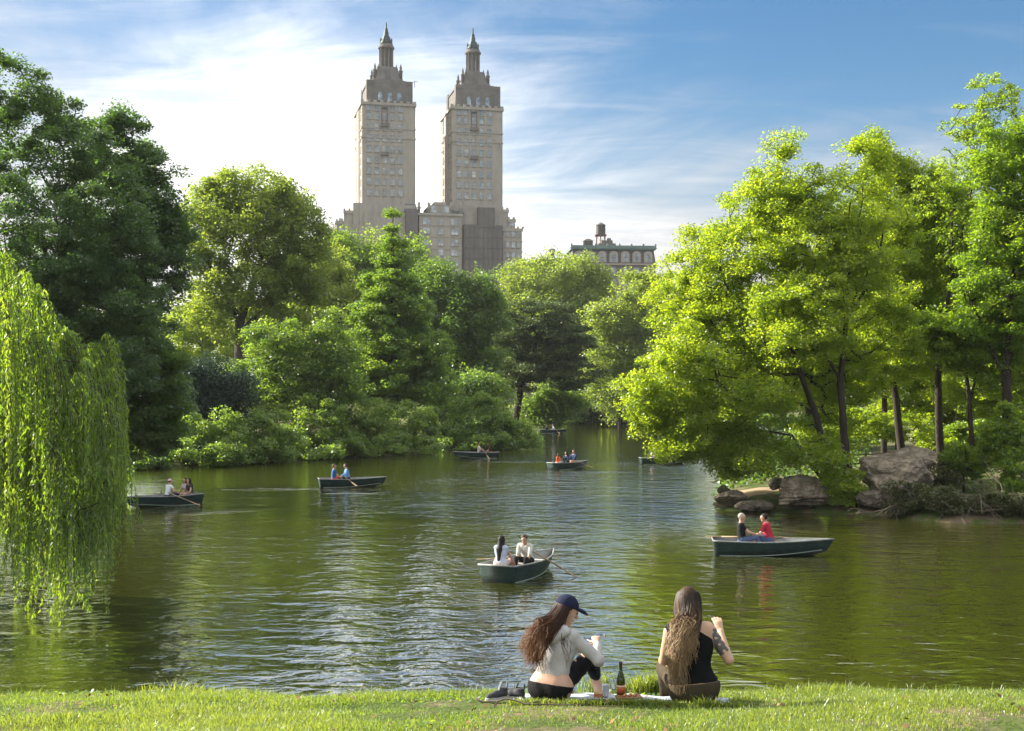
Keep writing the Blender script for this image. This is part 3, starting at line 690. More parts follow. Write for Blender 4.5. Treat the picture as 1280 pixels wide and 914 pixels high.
    for x0, x1, y, q in ((-30.7,-21.9,.7,281),(-28.5,-21.9,-.1,268),(21.4,28.1,-2.3,285),(23.4,26.0,-1.5,273),(21.4,23.8,-1.1,261)):
        mb.box(x0, x1, y, y+.6, zb(q)-.6, zb(q)+.35)
        for k in range(int((x1-x0)/1.6)+1): mb.box(x0+k*1.6, x0+k*1.6+.6, y, y+.6, zb(q)+.35, zb(q)+.95)
    for q in (283, 297, 312): mb.box(-5.35, 8.45, -2.55, -2.4, zb(q)-.2, zb(q)+.2)
    for q in (300, 313): mb.box(21.5, 28.0, -2.2, -2.0, zb(q)-.2, zb(q)+.2)
    mb.box(20.2, 22.4, 3.5, 6, zb(256), zb(252)); mb.box(-13,-11,8,11,zb(258),zb(254))
    b = mb.build('base_block', M['stone'], root)
    fr = MB(); sw = MB()
    for q in (282, 294, 308, 320, 333, 345):
        for x, w in ((-2.9,2.2),(1.55,1.5),(6.0,2.2)):
            win_mb(sw, (x,-2.4,zb(q)), ux, ny, w, 1.9); frame_mb(fr, (x,-2.4,zb(q)), ux, ny, w, 1.9)
        if q > 290:
            for x in (23.2, 25.0, 26.8): win_mb(sw, (x,-2.0,zb(q)), ux, ny, 1.0, 1.9); frame_mb(fr, (x,-2.0,zb(q)), ux, ny, 1.0, 1.9)
        for x in (-29.2,-26.6,-24.2): win_mb(sw, (x,1.0 if q > 281 else -.4,zb(max(q,283))), ux, ny, 1.3, 1.8)
        for k in range(4): win_mb(sw, (-30.5, 5+k*7, zb(max(q,286))), uy, nx, 1.5, 1.9); frame_mb(fr, (-30.5, 5+k*7, zb(max(q,286))), uy, nx, 1.5, 1.9)
    for x in (-.6, 3.4): win_mb(sw, (x,-2.2,zb(267)), ux, ny, 1.5, 2.0)
    for x in (24.4,25.2): win_mb(sw, (x,-1.2,zb(280)), ux, ny, .8, 1.6)
    tag(sw.build('base_window', M['glass'], b), kind='stuff')
    tag(fr.build('window_frame', M['stone_lt'], b), kind='stuff')
    mr = MB()
    for x0, x1 in ((-9.8,-5.4),(5.0,9.2)):
        mr.add([(x0,-1.5,zb(268)),(x1,-1.5,zb(268)),(x1,6,zb(268)),(x0,6,zb(268)),(x0+.5,0,zb(256)),(x1-.5,0,zb(256)),(x1-.5,5,zb(256)),(x0+.5,5,zb(256))],
               [(0,1,5,4),(1,2,6,5),(2,3,7,6),(3,0,4,7),(4,5,6,7)])
    mr.build('mansard_roof', M['mansard'], b)
    nt_ = MB(); nt_.box(8.9, 21.2, -3.3, -.9, 0, zb(281)); nt_.box(13.4, 18.8, -2.9, -.9, zb(281), zb(259)); nt_.box(-9.3, -5.7, -2.9, -1.4, 0, zb(264))
    for k in range(9): nt_.box(8.7, 21.4, -3.45, -3.3, zb(284)-k*3.3, zb(284)-k*3.3+.14)
    for k in range(9): nt_.box(9.0+k*1.5, 9.1+k*1.5, -3.42, -3.3, 0, zb(281))
    for k in range(4): nt_.box(13.6+k*1.6, 13.7+k*1.6, -3.0, -2.9, zb(281), zb(259))
    nt_.build('scaffold_netting', M['netting'], root)
    an = MB()
    for x, h in ((-7.5,3.2),(-6,2.2),(6.5,2.6),(7.2,1.8)): an.tube([(x,3,zb(256)),(x,3,zb(256)+h)], .07, 5)
    for x in (-18,-10): an.tube([(x+4,2,zz(109)),(x+4,2,zz(109)+2.2)], .08, 5); an.tube([(x+3.2,2,zz(109)+1.6),(x+5,2,zz(109)+1.9)], .08, 5)
    an.build('roof_aerials', M['iron'], root)
build_apartment()

def build_mansard_house():
    Yb = 430.0; S = Yb/F; org = P(767, HY, Yb); org[2] = 2.5
    root = empty('mansard_house', org, R(4), 'long grey house with green copper cornice and arched dormer windows above the trees', 'building')
    zz = lambda py: ZC+(HY-py)*S-2.5
    w = 14.2; mb = MB(); mb.box(-w, w, 0, 22, 0, zz(330)); mb.build('wall', M['brick'], root)
    rf = MB(); z0, z1 = zz(329), zz(312)
    rf.frustum((0, 11), w+.1, 11.1, z0, w-.5, 10.4, z1); rf.box(-w+.9, w-.9, .9, 21, z1, zz(310)); rf.build('mansard_roof', M['mansard'], root)
    co = MB(); co.box(-w-.2, w+.2, -.3, 22.3, z1, z1+.9); co.box(-w+.1, w-.1, .1, 22, z1+.9, z1+1.4); co.box(-w-.4, w+.4, -.5, .1, z1+.3, z1+.6)
    for k in range(8): co.box(-w+k*2*w/7-.25, -w+k*2*w/7+.25, -.45, .3, z1+.6, z1+1.9)
    co.build('cornice', M['copper_lt'], root)
    bl = MB(); bl.box(-w-.35, w+.35, -.7, .4, zz(331.5), zz(329.4)); bl.build('ledge', M['stone_lt'], root)
    ux = np.array([1.,0,0]); ny = np.array([0,-1.,0])
    for k in range(7):
        x = -11.7+k*3.9
        m = MB(); r = 1.45; prof = [(-r,0),(r,0)]+[(r*math.cos(a), 2.7+r*math.sin(a)*.8) for a in np.linspace(0, math.pi, 9)]; n = len(prof)
        m.add([(x+p, -.35, z0+.2+q) for p, q in prof]+[(x+p, 1.2, z0+.2+q) for p, q in prof], [tuple(range(n))]+[(i, n+i, n+(i+1) % n, (i+1) % n) for i in range(n)])
        d = m.build('dormer', M['stone_lt'], root)
        g = MB(); win_mb(g, (x, -.36, z0+.5), ux, ny, 1.5, 2.7, True); g.build('window', M['glass'], d)
        f = MB(); f.box(x-.06, x+.06, -.5, -.42, z0+.5, z0+3.1); f.box(x-.7, x+.7, -.5, -.42, z0+1.8, z0+1.95); f.build('window_frame', M['stone_dk'], d)
        for q in (343, 357):
            g = MB(); win_mb(g, (x, 0, zz(q)), ux, ny, 1.4, 2.3); g.build('window', M['glass'], root)
    hut = MB(); zr = zz(310)
    hut.box(-4.6, 1.2, 3, 9, zr-.2, zz(303)); hut.box(-3.6, .2, 3.4, 8, zz(303), zz(299)); hut.box(-1.4, -.3, 4, 6, zz(299), zz(296)); hut.build('roof_hut', M['stone_dk'], root)
    h2 = MB(); h2.box(-9.6, -6.6, 3, 6, zr-.2, zz(300)); h2.frustum((-8.1, 4.5), 1.7, 1.7, zz(300), .5, .5, zz(297)); h2.build('roof_hut', M['tank_wood'], root)
    # water tank on its stand
    c = np.array(org)+np.array([-3.9, 6.0, 0]); c[2] = 2.5+zz(303)
    wt = empty('water_tank', c, 0, 'round wooden water tank with cone lid on iron legs above the mansard roof', 'water tank')
    h = lambda py: ZC+(HY-py)*S-c[2]
    m = MB(); m.lathe([(1.62,h(291)),(1.56,h(278.5)),], (0,0,0), 24, False)
    tk = m.build('tank', M['tank_wood'], wt)
    ho = MB()
    for q in (281, 284, 287, 290): ho.lathe([(1.63,h(q)),(1.66,h(q)+.05),(1.63,h(q)+.12)], (0,0,0), 24, False)
    ho.build('hoops', M['iron'], tk)
    m = MB(); m.lathe([(1.75,h(279)),(1.7,h(278.3)),(.12,h(275))], (0,0,0), 24, False); m.build('lid', M['mansard'], wt)
    m = MB(); m.box(-1.9, 1.9, -1.9, 1.9, h(292.3), h(291.1)); m.build('platform', M['rust'], wt)
    for sx in (-1, 1):
        for sy in (-1, 1):
            m = MB(); m.tube([(sx*1.4, sy*1.4, -2.0), (sx*1.4, sy*1.4, h(292))], .13, 6); m.build('leg', M['rust'], wt)
    m = MB(); m.tube([(-1.4,-1.4,-1.6),(1.4,-1.4,h(293))], .06, 5); m.tube([(1.4,-1.4,-1.6),(-1.4,-1.4,h(293))], .06, 5); m.tube([(0,0,-2),(0,0,h(292))], .2, 6); m.build('brace', M['rust'], wt)
build_mansard_house()

def build_chimney_house():
    Yb = 425.0; S = Yb/F; org = P(689, HY, Yb); org[2] = 2.5
    zz = lambda py: ZC+(HY-py)*S-2.5
    root = empty('brick_house', org, R(4), 'hidden brick house showing only its dark chimney over the rounded tree', 'building')
    m = MB(); m.box(-9, 6, 0, 14, 0, zz(330)); m.build('wall', M['brick'], root)
    m = MB(); m.frustum((-1.5, 7), 7.7, 7.2, zz(330), 5, 4, zz(324)); r_ = m.build('roof', M['mansard'], root)
    m = MB(); m.box(.2, 1.6, 5, 6.6, zz(328), zz(312)); m.box(-.05, 1.85, 4.75, 6.85, zz(312), zz(309.5)); m.box(.3, 1.5, 5.1, 6.5, zz(309.5), zz(308.6)); m.build('chimney', M['stone_dk'], r_)
build_chimney_house()

# ---------------------------------------------------------------- rocks on the point
def rock(name, label, px, py, Y, rx, ry, rz_m, mat, seed, tilt=(0,0,0), strata=0.0, facets=16, sink=.35, yaw=0, group=None, amp=.14):
    import bmesh
    r = np.random.default_rng(seed); c = P(px, py+ry, Y); g = max(gz(c[0], c[1]), -.4)
    h = 2*ry/F*Y; rxm = rx/F*Y
    bm = bmesh.new(); bmesh.ops.create_icosphere(bm, subdivisions=5, radius=1.0)
    v = np.array([q.co[:] for q in bm.verts])
    for _ in range(facets):
        n = r.normal(size=3); n /= np.linalg.norm(n); d = r.uniform(.55, .92)
        v -= np.maximum(0, v@n-d)[:,None]*n*.92
    E = np.array(Matrix.Rotation(tilt[0],3,'X') @ Matrix.Rotation(tilt[1],3,'Y') @ Matrix.Rotation(yaw,3,'Z'))
    off = r.uniform(-50, 50, 3)
    ns = np.array([mnoise.fractal(Vector(q*1.3+off), .9, 2.1, 6) for q in v]); n2 = np.array([mnoise.fractal(Vector(q*5+off), .8, 2.1, 4) for q in v])
    ln = v/np.linalg.norm(v, axis=1, keepdims=True)
    v = v+ln*(ns*amp+n2*amp*.42)[:,None]
    if strata:
        ax = np.array([.35,.1,1.0]); ax /= np.linalg.norm(ax); s = (v@ax)*5.5+ns*.5; saw = (s-np.floor(s))
        v = v+ln*((saw**2-.35)*strata)[:,None]
    v = v@E.T*np.array([rxm, rz_m, h*.5])
    fs = [[x.index for x in f.verts] for f in bm.faces]; bm.free()
    root = mesh_np(name, v, [i for f in fs for i in f], [3]*len(fs), mat, None, False, False)
    root.location = (c[0], c[1], max(g, c[2])+h*.5-sink*h*.25)
    return tag(root, label, 'rock', group)
rock('boulder', 'great rounded boulder at the water under the slim dark trunks', 1118, 604, 56.2, 54, 40, 2.0, M['rock'], 4, (0,.12,0), .02, 18, .5)
rock('rock_slab', 'flat grey slab lying across the top of the great boulder', 1136, 571, 57.8, 42, 20, 1.5, M['rock'], 11, (.1,.2,0), .02, 14, .2)
rock('rock_ledge', 'slanting striped ledge rock between the beach and the lime shrub', 1002, 618, 56.2, 36, 22, 1.1, M['rock'], 21, (0,-.5,0), .09, 12, .3)
rock('rock', 'upright dark stone standing at the beach beside the striped ledge', 972, 604, 59, 11, 9, .6, M['rock_dark'], 25, (0,-.3,.4), .06, 26, .3)
rock('rock_ledge', 'low striped shore rock edging the sandy beach at the tip', 916, 626, 57.6, 24, 11, .8, M['rock'], 31, (0,.3,0), .08, 10, .3)
rock('rock', 'smooth dark stone half sunk in the water below the beach', 944, 632, 56.6, 24, 9, .7, M['rock_dark'], 37, (0,.1,0), .0, 10, .3)
rock('rock', 'small dark stone at the tip of the point above the striped shore rock', 903, 612, 60, 10, 7, .5, M['rock_dark'], 43, (0,.4,0), .05, 26, .3)
rock('rock', 'dark mossy stone at the waterline between shrub and boulder', 1090, 634, 55.3, 22, 13, .7, M['rock_dark'], 47, (0,-.1,0), .0, 12, .3)

def build_beach():
    a = [W(905,624), W(930,633), W(965,632), W(990,624), P(985,606,62), P(950,603,64), P(915,606,63)]
    cx = np.mean(a, 0); vs = []; fs = []; n = 40; m = 8
    poly = np.array(a)[:,:2]
    tt = np.linspace(0, len(poly), n, endpoint=False)
    per = np.array([poly[int(t) % len(poly)]*(1-t % 1)+poly[(int(t)+1) % len(poly)]*(t % 1) for t in tt])
    for j in range(m):
        for i in range(n):
            q = cx[:2]+(per[i]-cx[:2])*(j+1)/m*(1+.06*math.sin(i*2.1)); z = max(gz(q[0], q[1]), 0)+.012+.10*(1-((j+1)/m)**2); vs.append((q[0], q[1], z))
    vs.append((cx[0], cx[1], max(gz(cx[0], cx[1]), 0)+.115))
    for i in range(n): fs.append((m*n, i, (i+1) % n))
    for j in range(m-1):
        for i in range(n): fs.append((j*n+i, (j+1)*n+i, (j+1)*n+(i+1) % n, j*n+(i+1) % n))
    o = mesh_np('dirt_path', vs, [i for f in fs for i in f], [len(f) for f in fs], surf('sandy_dirt', (.34,.255,.17), (.25,.185,.12), .95, 2.0, .1, .02, 12), smooth=True)
    tag(o, kind='structure')
build_beach()

def branch_walk(mb, p, d, L, r, depth, droop=.0):
    k = max(3, int(L/.18)); pts = [np.array(p, float)]; d = np.array(d, float)
    for i in range(k):
        d = d+rng.normal(size=3)*.22+np.array([0,0,-droop]); d /= np.linalg.norm(d); pts.append(pts[-1]+d*L/k)
    mb.tube(pts, list(np.linspace(r, r*.35, len(pts))), 5)
    if depth > 0:
        for _ in range(rng.integers(2, 4)):
            i = rng.integers(1, len(pts)); nd = d+rng.normal(size=3)*.7; branch_walk(mb, pts[i], nd/np.linalg.norm(nd), L*rng.uniform(.4, .7), r*.55, depth-1, droop)
def build_brush():
    labs = ['dead branches sprawling into the lake below the boulder', 'pale fallen branch forking at the waterline among the brush', 'dark tangle of dead branches under the bank shrubs',
            'dead limb reaching down to the water beside the last shrub']
    for (px, Y, L, lab, seed) in ((1150,52.6,1.8,labs[0],1),(1205,51.6,2.0,labs[1],2),(1238,51.5,1.9,labs[2],3),(1268,51.3,2.1,labs[3],4)):
        p = P(px, 0, Y); g = max(gz(p[0], p[1]+1.2), .1)
        mb = MB()
        for k in range(9):
            a = rng.uniform(-2.6, -.5); branch_walk(mb, (rng.uniform(-.9, .9), rng.uniform(.4, 1.6), rng.uniform(.1, .8)), (math.cos(a), math.sin(a)*.7, rng.uniform(-.1, .25)), L*rng.uniform(.5, 1.0), .035, 2, .05)
        o = mb.build('fallen_branch', M['twig']); o.location = (p[0], p[1], g-.05); tag(o, lab, 'branch')
build_brush()

def build_fence():
    p0 = P(1000, 575, 69); p1 = P(1300, 575, 65); root = empty('rail_fence', (p0[0], p0[1], gz(p0[0], p0[1])), 0, 'low dark rail fence running through the woods behind the boulder', 'fence')
    n = 8; pts = []
    for i in range(n):
        q = p0+(p1-p0)*i/(n-1); g = gz(q[0], q[1]); pts.append((q[0], q[1], g))
        m = MB(); m.tube([(q[0], q[1], g-.2), (q[0], q[1], g+1.05)], .055, 8, False); m.build('post', M['bark'], root, True)
    for h in (.5, .95):
        m = MB(); m.tube([(a, b-.07, g+h) for a, b, g in pts], .04, 6); m.build('rail', M['bark'], root, True)
build_fence()

def build_lamp():
    p = P(379, 492, 111); g = gz(p[0], p[1]); root = empty('street_lamp', (p[0], p[1], g), 0, 'park lamp post with pale glass head behind the shore bushes', 'street lamp')
    top = ZC-(478-HY)/F*111-g
    m = MB(); m.lathe([(.16,0),(.17,.3),(.09,.45),(.07,.8),(.06,top-.9),(.10,top-.82),(.05,top-.75)], n=12); m.build('post', M['iron'], root)
    glass = surf('milk_glass', (.75,.73,.68), None, .3, 3, .5)
    m = MB(); m.lathe([(.12,top-.75),(.26,top-.45),(.27,top-.2),(.16,top+.02)], n=14); h = m.build('lamp_head', glass, root)
    m = MB(); m.lathe([(.17,top+.02),(.13,top+.12),(.04,top+.2),(.02,top+.34)], n=12); m.build('cap', M['iron'], h)
build_lamp()
# ---------------------------------------------------------------- figures: one continuous skin from tapered limbs, clothes as shells over it
def smin(a, b, k):
    h = np.maximum(k-np.abs(a-b), 0)/k
    return np.minimum(a, b)-h*h*k*.25
def field(prims, lo, vox, shape, infl=0.0):
    D = np.full(shape, 9.0, np.float32)
    ax = [lo[i]+vox*np.arange(shape[i]) for i in range(3)]
    for p in prims:
        a, b, ra, rb, k = np.array(p[0], float), np.array(p[1], float), p[2]+infl, p[3]+infl, p[4]
        fl = p[5] if len(p) > 5 else None
        m = max(ra, rb)*(max(1, fl[1]) if fl else 1)+k+vox*2.5
        i0 = [max(0, int((min(a[i], b[i])-m-lo[i])/vox)) for i in range(3)]; i1 = [min(shape[i], int((max(a[i], b[i])+m-lo[i])/vox)+2) for i in range(3)]
        if any(i1[i] <= i0[i] for i in range(3)): continue
        g = np.stack(np.meshgrid(*[ax[i][i0[i]:i1[i]] for i in range(3)], indexing='ij'), -1).astype(np.float32)
        q = g-a; ba = b-a
        if fl:
            n = np.array(fl[0], float); n /= np.linalg.norm(n); f = 1/fl[1]-1
            q = q+n*(q@n)[...,None]*f; ba = ba+n*(ba@n)*f
        L = ba@ba
        h = np.clip((q@ba)/L, 0, 1) if L > 1e-9 else np.zeros(q.shape[:3])
        d = np.sqrt(((q-h[...,None]*ba)**2).sum(-1))-(ra+(rb-ra)*h)
        sl = tuple(slice(i0[i], i1[i]) for i in range(3))
        D[sl] = smin(D[sl], d, k)
    return D, ax
def nets(D, ax, vox):
    """surface nets: zero set of D as quads"""
    s = D < 0; nx, ny, nz = D.shape
    c = [s[i:nx-1+i, j:ny-1+j, k:nz-1+k] for i in (0,1) for j in (0,1) for k in (0,1)]
    cnt = sum(x.astype(np.int8) for x in c); act = (cnt > 0) & (cnt < 8)
    idx = -np.ones(act.shape, np.int64); A = np.argwhere(act); idx[act] = np.arange(len(A))
    acc = np.zeros((len(A), 3)); num = np.zeros(len(A))
    corners = [(i,j,k) for i in (0,1) for j in (0,1) for k in (0,1)]
    for ca in corners:
        for d in range(3):
            if ca[d]: continue
            cb = list(ca); cb[d] = 1
            va = D[A[:,0]+ca[0], A[:,1]+ca[1], A[:,2]+ca[2]]; vb = D[A[:,0]+cb[0], A[:,1]+cb[1], A[:,2]+cb[2]]
            m = (va < 0) != (vb < 0); t = np.where(m, va/(va-vb+1e-12), 0)
            pt = np.tile(np.array(ca, float), (len(A), 1)); pt[:,d] += t
            acc[m] += pt[m]; num[m] += 1
    V = np.array([ax[i][0] for i in range(3)])+vox*(A+acc/num[:,None])
    Q = []
    for d in range(3):
        e = [slice(1,-1)]*3; e2 = [slice(1,-1)]*3
        sa = np.take(s, range(0, D.shape[d]-1), d); sb = np.take(s, range(1, D.shape[d]), d)
        ch = np.argwhere(sa != sb); u, w = [(1,2),(2,0),(0,1)][d]
        ok = (ch[:,u] > 0) & (ch[:,w] > 0) & (ch[:,u] < D.shape[u]-1) & (ch[:,w] < D.shape[w]-1); ch = ch[ok]
        def at(du, dw):
            c2 = ch.copy(); c2[:,u] -= du; c2[:,w] -= dw; return idx[c2[:,0], c2[:,1], c2[:,2]]
        q = np.stack([at(1,1), at(0,1), at(0,0), at(1,0)], 1)
        fl = ~sa[ch[:,0], ch[:,1], ch[:,2]]
        q[fl] = q[fl][:,::-1]; Q.append(q)
    Q = np.concatenate(Q); Q = Q[(Q >= 0).all(1)]
    return V, Q
def sdf_mesh(name, prims, vox, mat, parent, infl=0.0, clip=None, wrinkle=0.0, seed=0):
    P_ = [np.array(p[0]) for p in prims]+[np.array(p[1]) for p in prims]; mr = max(max(p[2], p[3])*(p[5][1] if len(p) > 5 and p[5] and p[5][1] > 1 else 1) for p in prims)+infl+.05
    lo = np.min(P_, 0)-mr; hi = np.max(P_, 0)+mr; shape = tuple(int((hi[i]-lo[i])/vox)+2 for i in range(3))
    D, ax = field(prims, lo, vox, shape, infl)
    if wrinkle or clip:
        g = np.stack(np.meshgrid(*ax, indexing='ij'), -1)
        if wrinkle:
            r = np.random.default_rng(seed+5)
            for _ in range(6):
                k = r.normal(size=3)*r.uniform(14, 34); k[2] *= .6; D = D+(wrinkle/2.4*np.sin(g@k+r.uniform(0, 6.28))).astype(np.float32)
        if clip: D = np.maximum(D, clip(g).astype(np.float32))
    V, Q = nets(D, ax, vox)
    return mesh_np(name, V, Q.ravel(), np.full(len(Q), 4), mat, parent, smooth=True)
def ik(a, b, l1, l2, pole):
    a = np.array(a, float); b = np.array(b, float); d = b-a; L = np.linalg.norm(d); L2 = min(L, (l1+l2)*.995)
    d = d/L; b = a+d*L2; x = (l1*l1-l2*l2+L2*L2)/(2*L2); h = math.sqrt(max(l1*l1-x*x, 0)); p = np.array(pole, float); p = p-d*(p@d); p /= np.linalg.norm(p)+1e-9
    return a+d*x+p*h, b
_mc = {}
def cloth(c, rough=.85):
    k = tuple(round(x, 3) for x in c)
    if k not in _mc: _mc[k] = surf('cloth', c, tuple(x*.82 for x in c), rough, 14, .15, .004, 60)
    return _mc[k]
def skin(c=(.48,.29,.20)):
    k = ('skin',)+c
    if k not in _mc:
        m = surf('skin', c, tuple(x*.9 for x in c), .5, 9, .35); b = [n for n in m.node_tree.nodes if n.type == 'BSDF_PRINCIPLED'][0]
        b.inputs['Subsurface Weight'].default_value = .15; b.inputs['Subsurface Radius'].default_value = (.012,.005,.003); b.inputs['Subsurface Scale'].default_value = 1.0; _mc[k] = m
    return _mc[k]
def hairmat(c):
    k = ('hair',)+tuple(c)
    if k not in _mc: _mc[k] = surf('hair', c, tuple(x*.55 for x in c), .6, 30, .2, .004, 90, stretch=(1,1,.12))
    return _mc[k]
EYE = None
def unit(v): v = np.array(v, float); return v/(np.linalg.norm(v)+1e-9)
def figure(label, loc, yaw, sc=1.0, lean=10, side=0, head=(0,0), hands=((-.18,.38,.16),(.18,.38,.16)), poles=((-.8,-.4,-.6),(.8,-.4,-.6)),
           knees=((-.13,.46,.17),(.13,.46,.17)), feet=((-.12,.60,-.25),(.12,.60,-.25)), top=(.5,.5,.5), sleeve=.6, top_name='shirt', hem=.02, bottom=(.05,.06,.1), bottom_name='trousers', leg=1.9,
           hair=(.03,.02,.015), style='short', hat=None, skin_c=(.48,.29,.20), vox=.02, female=False, group=None, shoes=(.06,.05,.05), extra=None, hair_len=.42, wrinkle=.004, curl=.5, top2=None):
    global EYE
    root = empty('person', loc, yaw, label, 'person', group, sc)
    Rl = np.array(Matrix.Rotation(-R(lean), 3, 'X') @ Matrix.Rotation(R(side), 3, 'Y'))
    T = lambda p: np.array([0,0,.10])+Rl@np.array(p, float)
    sw = .155 if female else .185
    pel = np.array([0,0,.10]); waist = T((0,0,.17)); chest = T((0,.005,.34)); nb = T((0,-.01,.50)); yv = Rl@np.array([0,1.,0]); xv = Rl@np.array([1.,0,0])
    hy, hp = R(head[0]), R(head[1])
    f = np.array([-math.sin(hy)*math.cos(hp), math.cos(hy)*math.cos(hp), math.sin(hp)]); rt = unit(np.cross(f, (0,0,1.))); up = np.cross(rt, f)
    hc = nb+Rl@np.array([0,.01,.06])+up*.105+f*.025
    flt = (yv, .66)
    pr = {}
    wr = .108 if female else .125
    pr['pelvis'] = [(pel-xv*.06, pel+xv*.06, .135 if female else .125, .135 if female else .125, .05, (yv, .85))]
    pr['waist'] = [(pel+(waist-pel)*.3, waist, .14, wr+.012, .06, (yv, .74)), (waist, chest, wr+.012, .142 if not female else .13, .06, (yv, .72))]
    pr['chest'] = [(chest-xv*.05, chest+xv*.05, .125, .125, .06, (yv, .75)), (T((-sw*.8,0,.455)), T((sw*.8,0,.455)), .058, .058, .06)]
    if female: pr['chest'] += [(chest-xv*.065+yv*.075, chest-xv*.065+yv*.085, .055, .05, .03), (chest+xv*.065+yv*.075, chest+xv*.065+yv*.085, .055, .05, .03)]
    pr['neck'] = [(T((0,0,.44)), hc-up*.05-f*.01, .058 if not female else .05, .05 if not female else .043, .035)]
    pr['head'] = [(hc-f*.022+up*.018, hc+f*.012+up*.022, .086, .082, .03, (rt, .9)), (hc+f*.025-up*.03, hc+f*.05-up*.088, .06, .036, .03), (hc+f*.075+up*.03, hc+f*.078+up*.03, .024, .024, .03),
                  (hc+f*.088+up*.012, hc+f*.113-up*.028, .009, .014, .012), (hc+f*.088-up*.058-rt*.016, hc+f*.088-up*.058+rt*.016, .010, .010, .012),
                  (hc+rt*.078+up*.012, hc+rt*.08-up*.022, .016, .011, .008), (hc-rt*.078+up*.012, hc-rt*.08-up*.022, .016, .011, .008)]
    fing = []; J = {}
    for s, i in ((-1,0),(1,1)):
        sh = T((s*sw,0,.45)); el, wri = ik(sh, hands[i], .285, .255, poles[i]); J[i] = (sh, el, wri)
        n = 'L' if s < 0 else 'R'
        pr['uparm'+n] = [(sh, el, .056 if not female else .05, .043 if not female else .038, .03)]
        pr['forearm'+n] = [(el, wri, .042 if not female else .037, .028 if not female else .024, .02)]
        d = unit(wri-el); pn = unit(np.cross(d, xv)); pn = pn if pn[2] < 0 else -pn          # palm side faces down
        lat = unit(np.cross(pn, d)); pc = wri+d*.075
        hd = [(wri+d*.01, pc, .027, .036, .015, (pn, .5))]
        for q in range(4):
            o = lat*(q-1.5)*.020; ln = (.068,.078,.074,.058)[q]*(1 if lat[0]*s < 0 else 1); b0 = pc+o+d*.012
            d1 = unit(d+pn*.35*curl); d2 = unit(d+pn*1.6*curl); d3 = unit(d*.5+pn*2.4*curl)
            m1 = b0+d1*ln*.5; m2 = m1+d2*ln*.35; m3 = m2+d3*ln*.3
            hd += [(b0, m1, .0095, .0088, .004), (m1, m2, .0088, .008, .004), (m2, m3, .008, .0068, .004)]
        tl = lat*(1 if (lat@(xv*-s)) > 0 else -1)
        t0 = wri+d*.03+tl*.022; t1 = t0+unit(tl*.8+d*.7+pn*.3)*.04; t2 = t1+unit(d+tl*.1+pn*.8)*.032
        hd += [(t0, t1, .012, .0105, .006), (t1, t2, .0105, .008, .004)]
        pr['hand'+n] = hd; J['d%d' % i] = (d, pn, lat, pc)
    for s, i in ((-1,0),(1,1)):
        n = 'L' if s < 0 else 'R'; hip = pel+np.array([s*.085, .03, -.005]); kn = np.array(knees[i], float); an = np.array(feet[i], float)
        kd = unit(an-kn); toe = an+unit(np.array([s*.12, .9, -.25])-kd*.1)*.16
        pr['thigh'+n] = [(hip, kn, .088 if not female else .092, .056, .04)]
        mid = kn+(an-kn)*.35-np.cross(kd, np.array([1.,0,0]))*0
        pr['shin'+n] = [(kn, mid, .054, .052, .03), (mid, an, .052, .034, .02)]
        pr['foot'+n] = [(an+kd*.02-np.array([0,.03,0]), toe, .040, .030, .02)]
    body = [p for k in pr for p in pr[k]]
    sk = skin(skin_c)
    b = sdf_mesh('body', body, vox, sk, root)
    def sub(key, f0, f1):
        out = []
        for (A, B, ra, rb, *r) in pr[key]:
            A = np.array(A); B = np.array(B); out.append((A+(B-A)*f0, A+(B-A)*f1, ra+(rb-ra)*f0, ra+(rb-ra)*f1, *r))
        return out
    # top
    if top is not None:
        tp = pr['waist']+pr['chest']+(pr['pelvis'] if hem < .06 else [])
        for n in 'LR':
            if sleeve > 0: tp += sub('uparm'+n, 0, min(1, sleeve))
            if sleeve > 1: tp += sub('forearm'+n, 0, sleeve-1)
        cz = pel+Rl@np.array([0,0,hem]); uz = Rl@np.array([0,0,1.])
        def cl(g): 
            d = -((g-cz)@uz)
            # keep arms that hang below the hem
            arm = np.full(d.shape, 9.0)
            for i in (0,1):
                for (a_, b_) in ((J[i][0], J[i][1]), (J[i][1], J[i][2])):
                    q = g-a_; ba = b_-a_; h = np.clip((q@ba)/(ba@ba), 0, 1); arm = np.minimum(arm, np.sqrt(((q-h[...,None]*ba)**2).sum(-1))-.085)
            d = np.minimum(d, arm) if sleeve > 0 else d
            # neckline
            nk = .072-np.sqrt((((g-(nb+yv*.02+uz*.02)))**2).sum(-1)); d = np.maximum(d, nk)
            return d
        sdf_mesh(top_name, tp, vox, cloth(top), root, .013, cl if extra is None or 'topclip' not in extra else (lambda g: np.maximum(cl(g), extra['topclip'](g, T, J))), wrinkle, int(abs(loc[0])*7))
    def wclip(g):
        d = (g-(pel+Rl@np.array([0,0,extra['waistline']])))@(Rl@np.array([0,0,1.]))
        for n in 'LR':
            for key in ('thigh', 'shin'):
                a_, b_ = pr[key+n][0][0], pr[key+n][-1][1]; a_ = np.array(a_)+(np.array(b_)-np.array(a_))*(.3 if key == 'thigh' else 0); ba = b_-a_
                q = g-a_; h = np.clip((q@ba)/(ba@ba), 0, 1); d = np.minimum(d, np.sqrt(((q-h[...,None]*ba)**2).sum(-1))-.115)
        return d
    if bottom is not None:
        bt = pr['pelvis']+sub('waist', 0, .35)[:1]
        for n in 'LR':
            bt += sub('thigh'+n, 0, min(1, leg))
            if leg > 1: bt += sub('shin'+n, 0, leg-1) if leg < 1.95 else pr['shin'+n]
        sdf_mesh(bottom_name, bt, vox, cloth(bottom), root, .009, wclip if extra and 'waistline' in extra else None, wrinkle, 3)
    if shoes is not None:
        sdf_mesh('shoes', pr['footL']+pr['footR'], vox, cloth(shoes), root, .009)
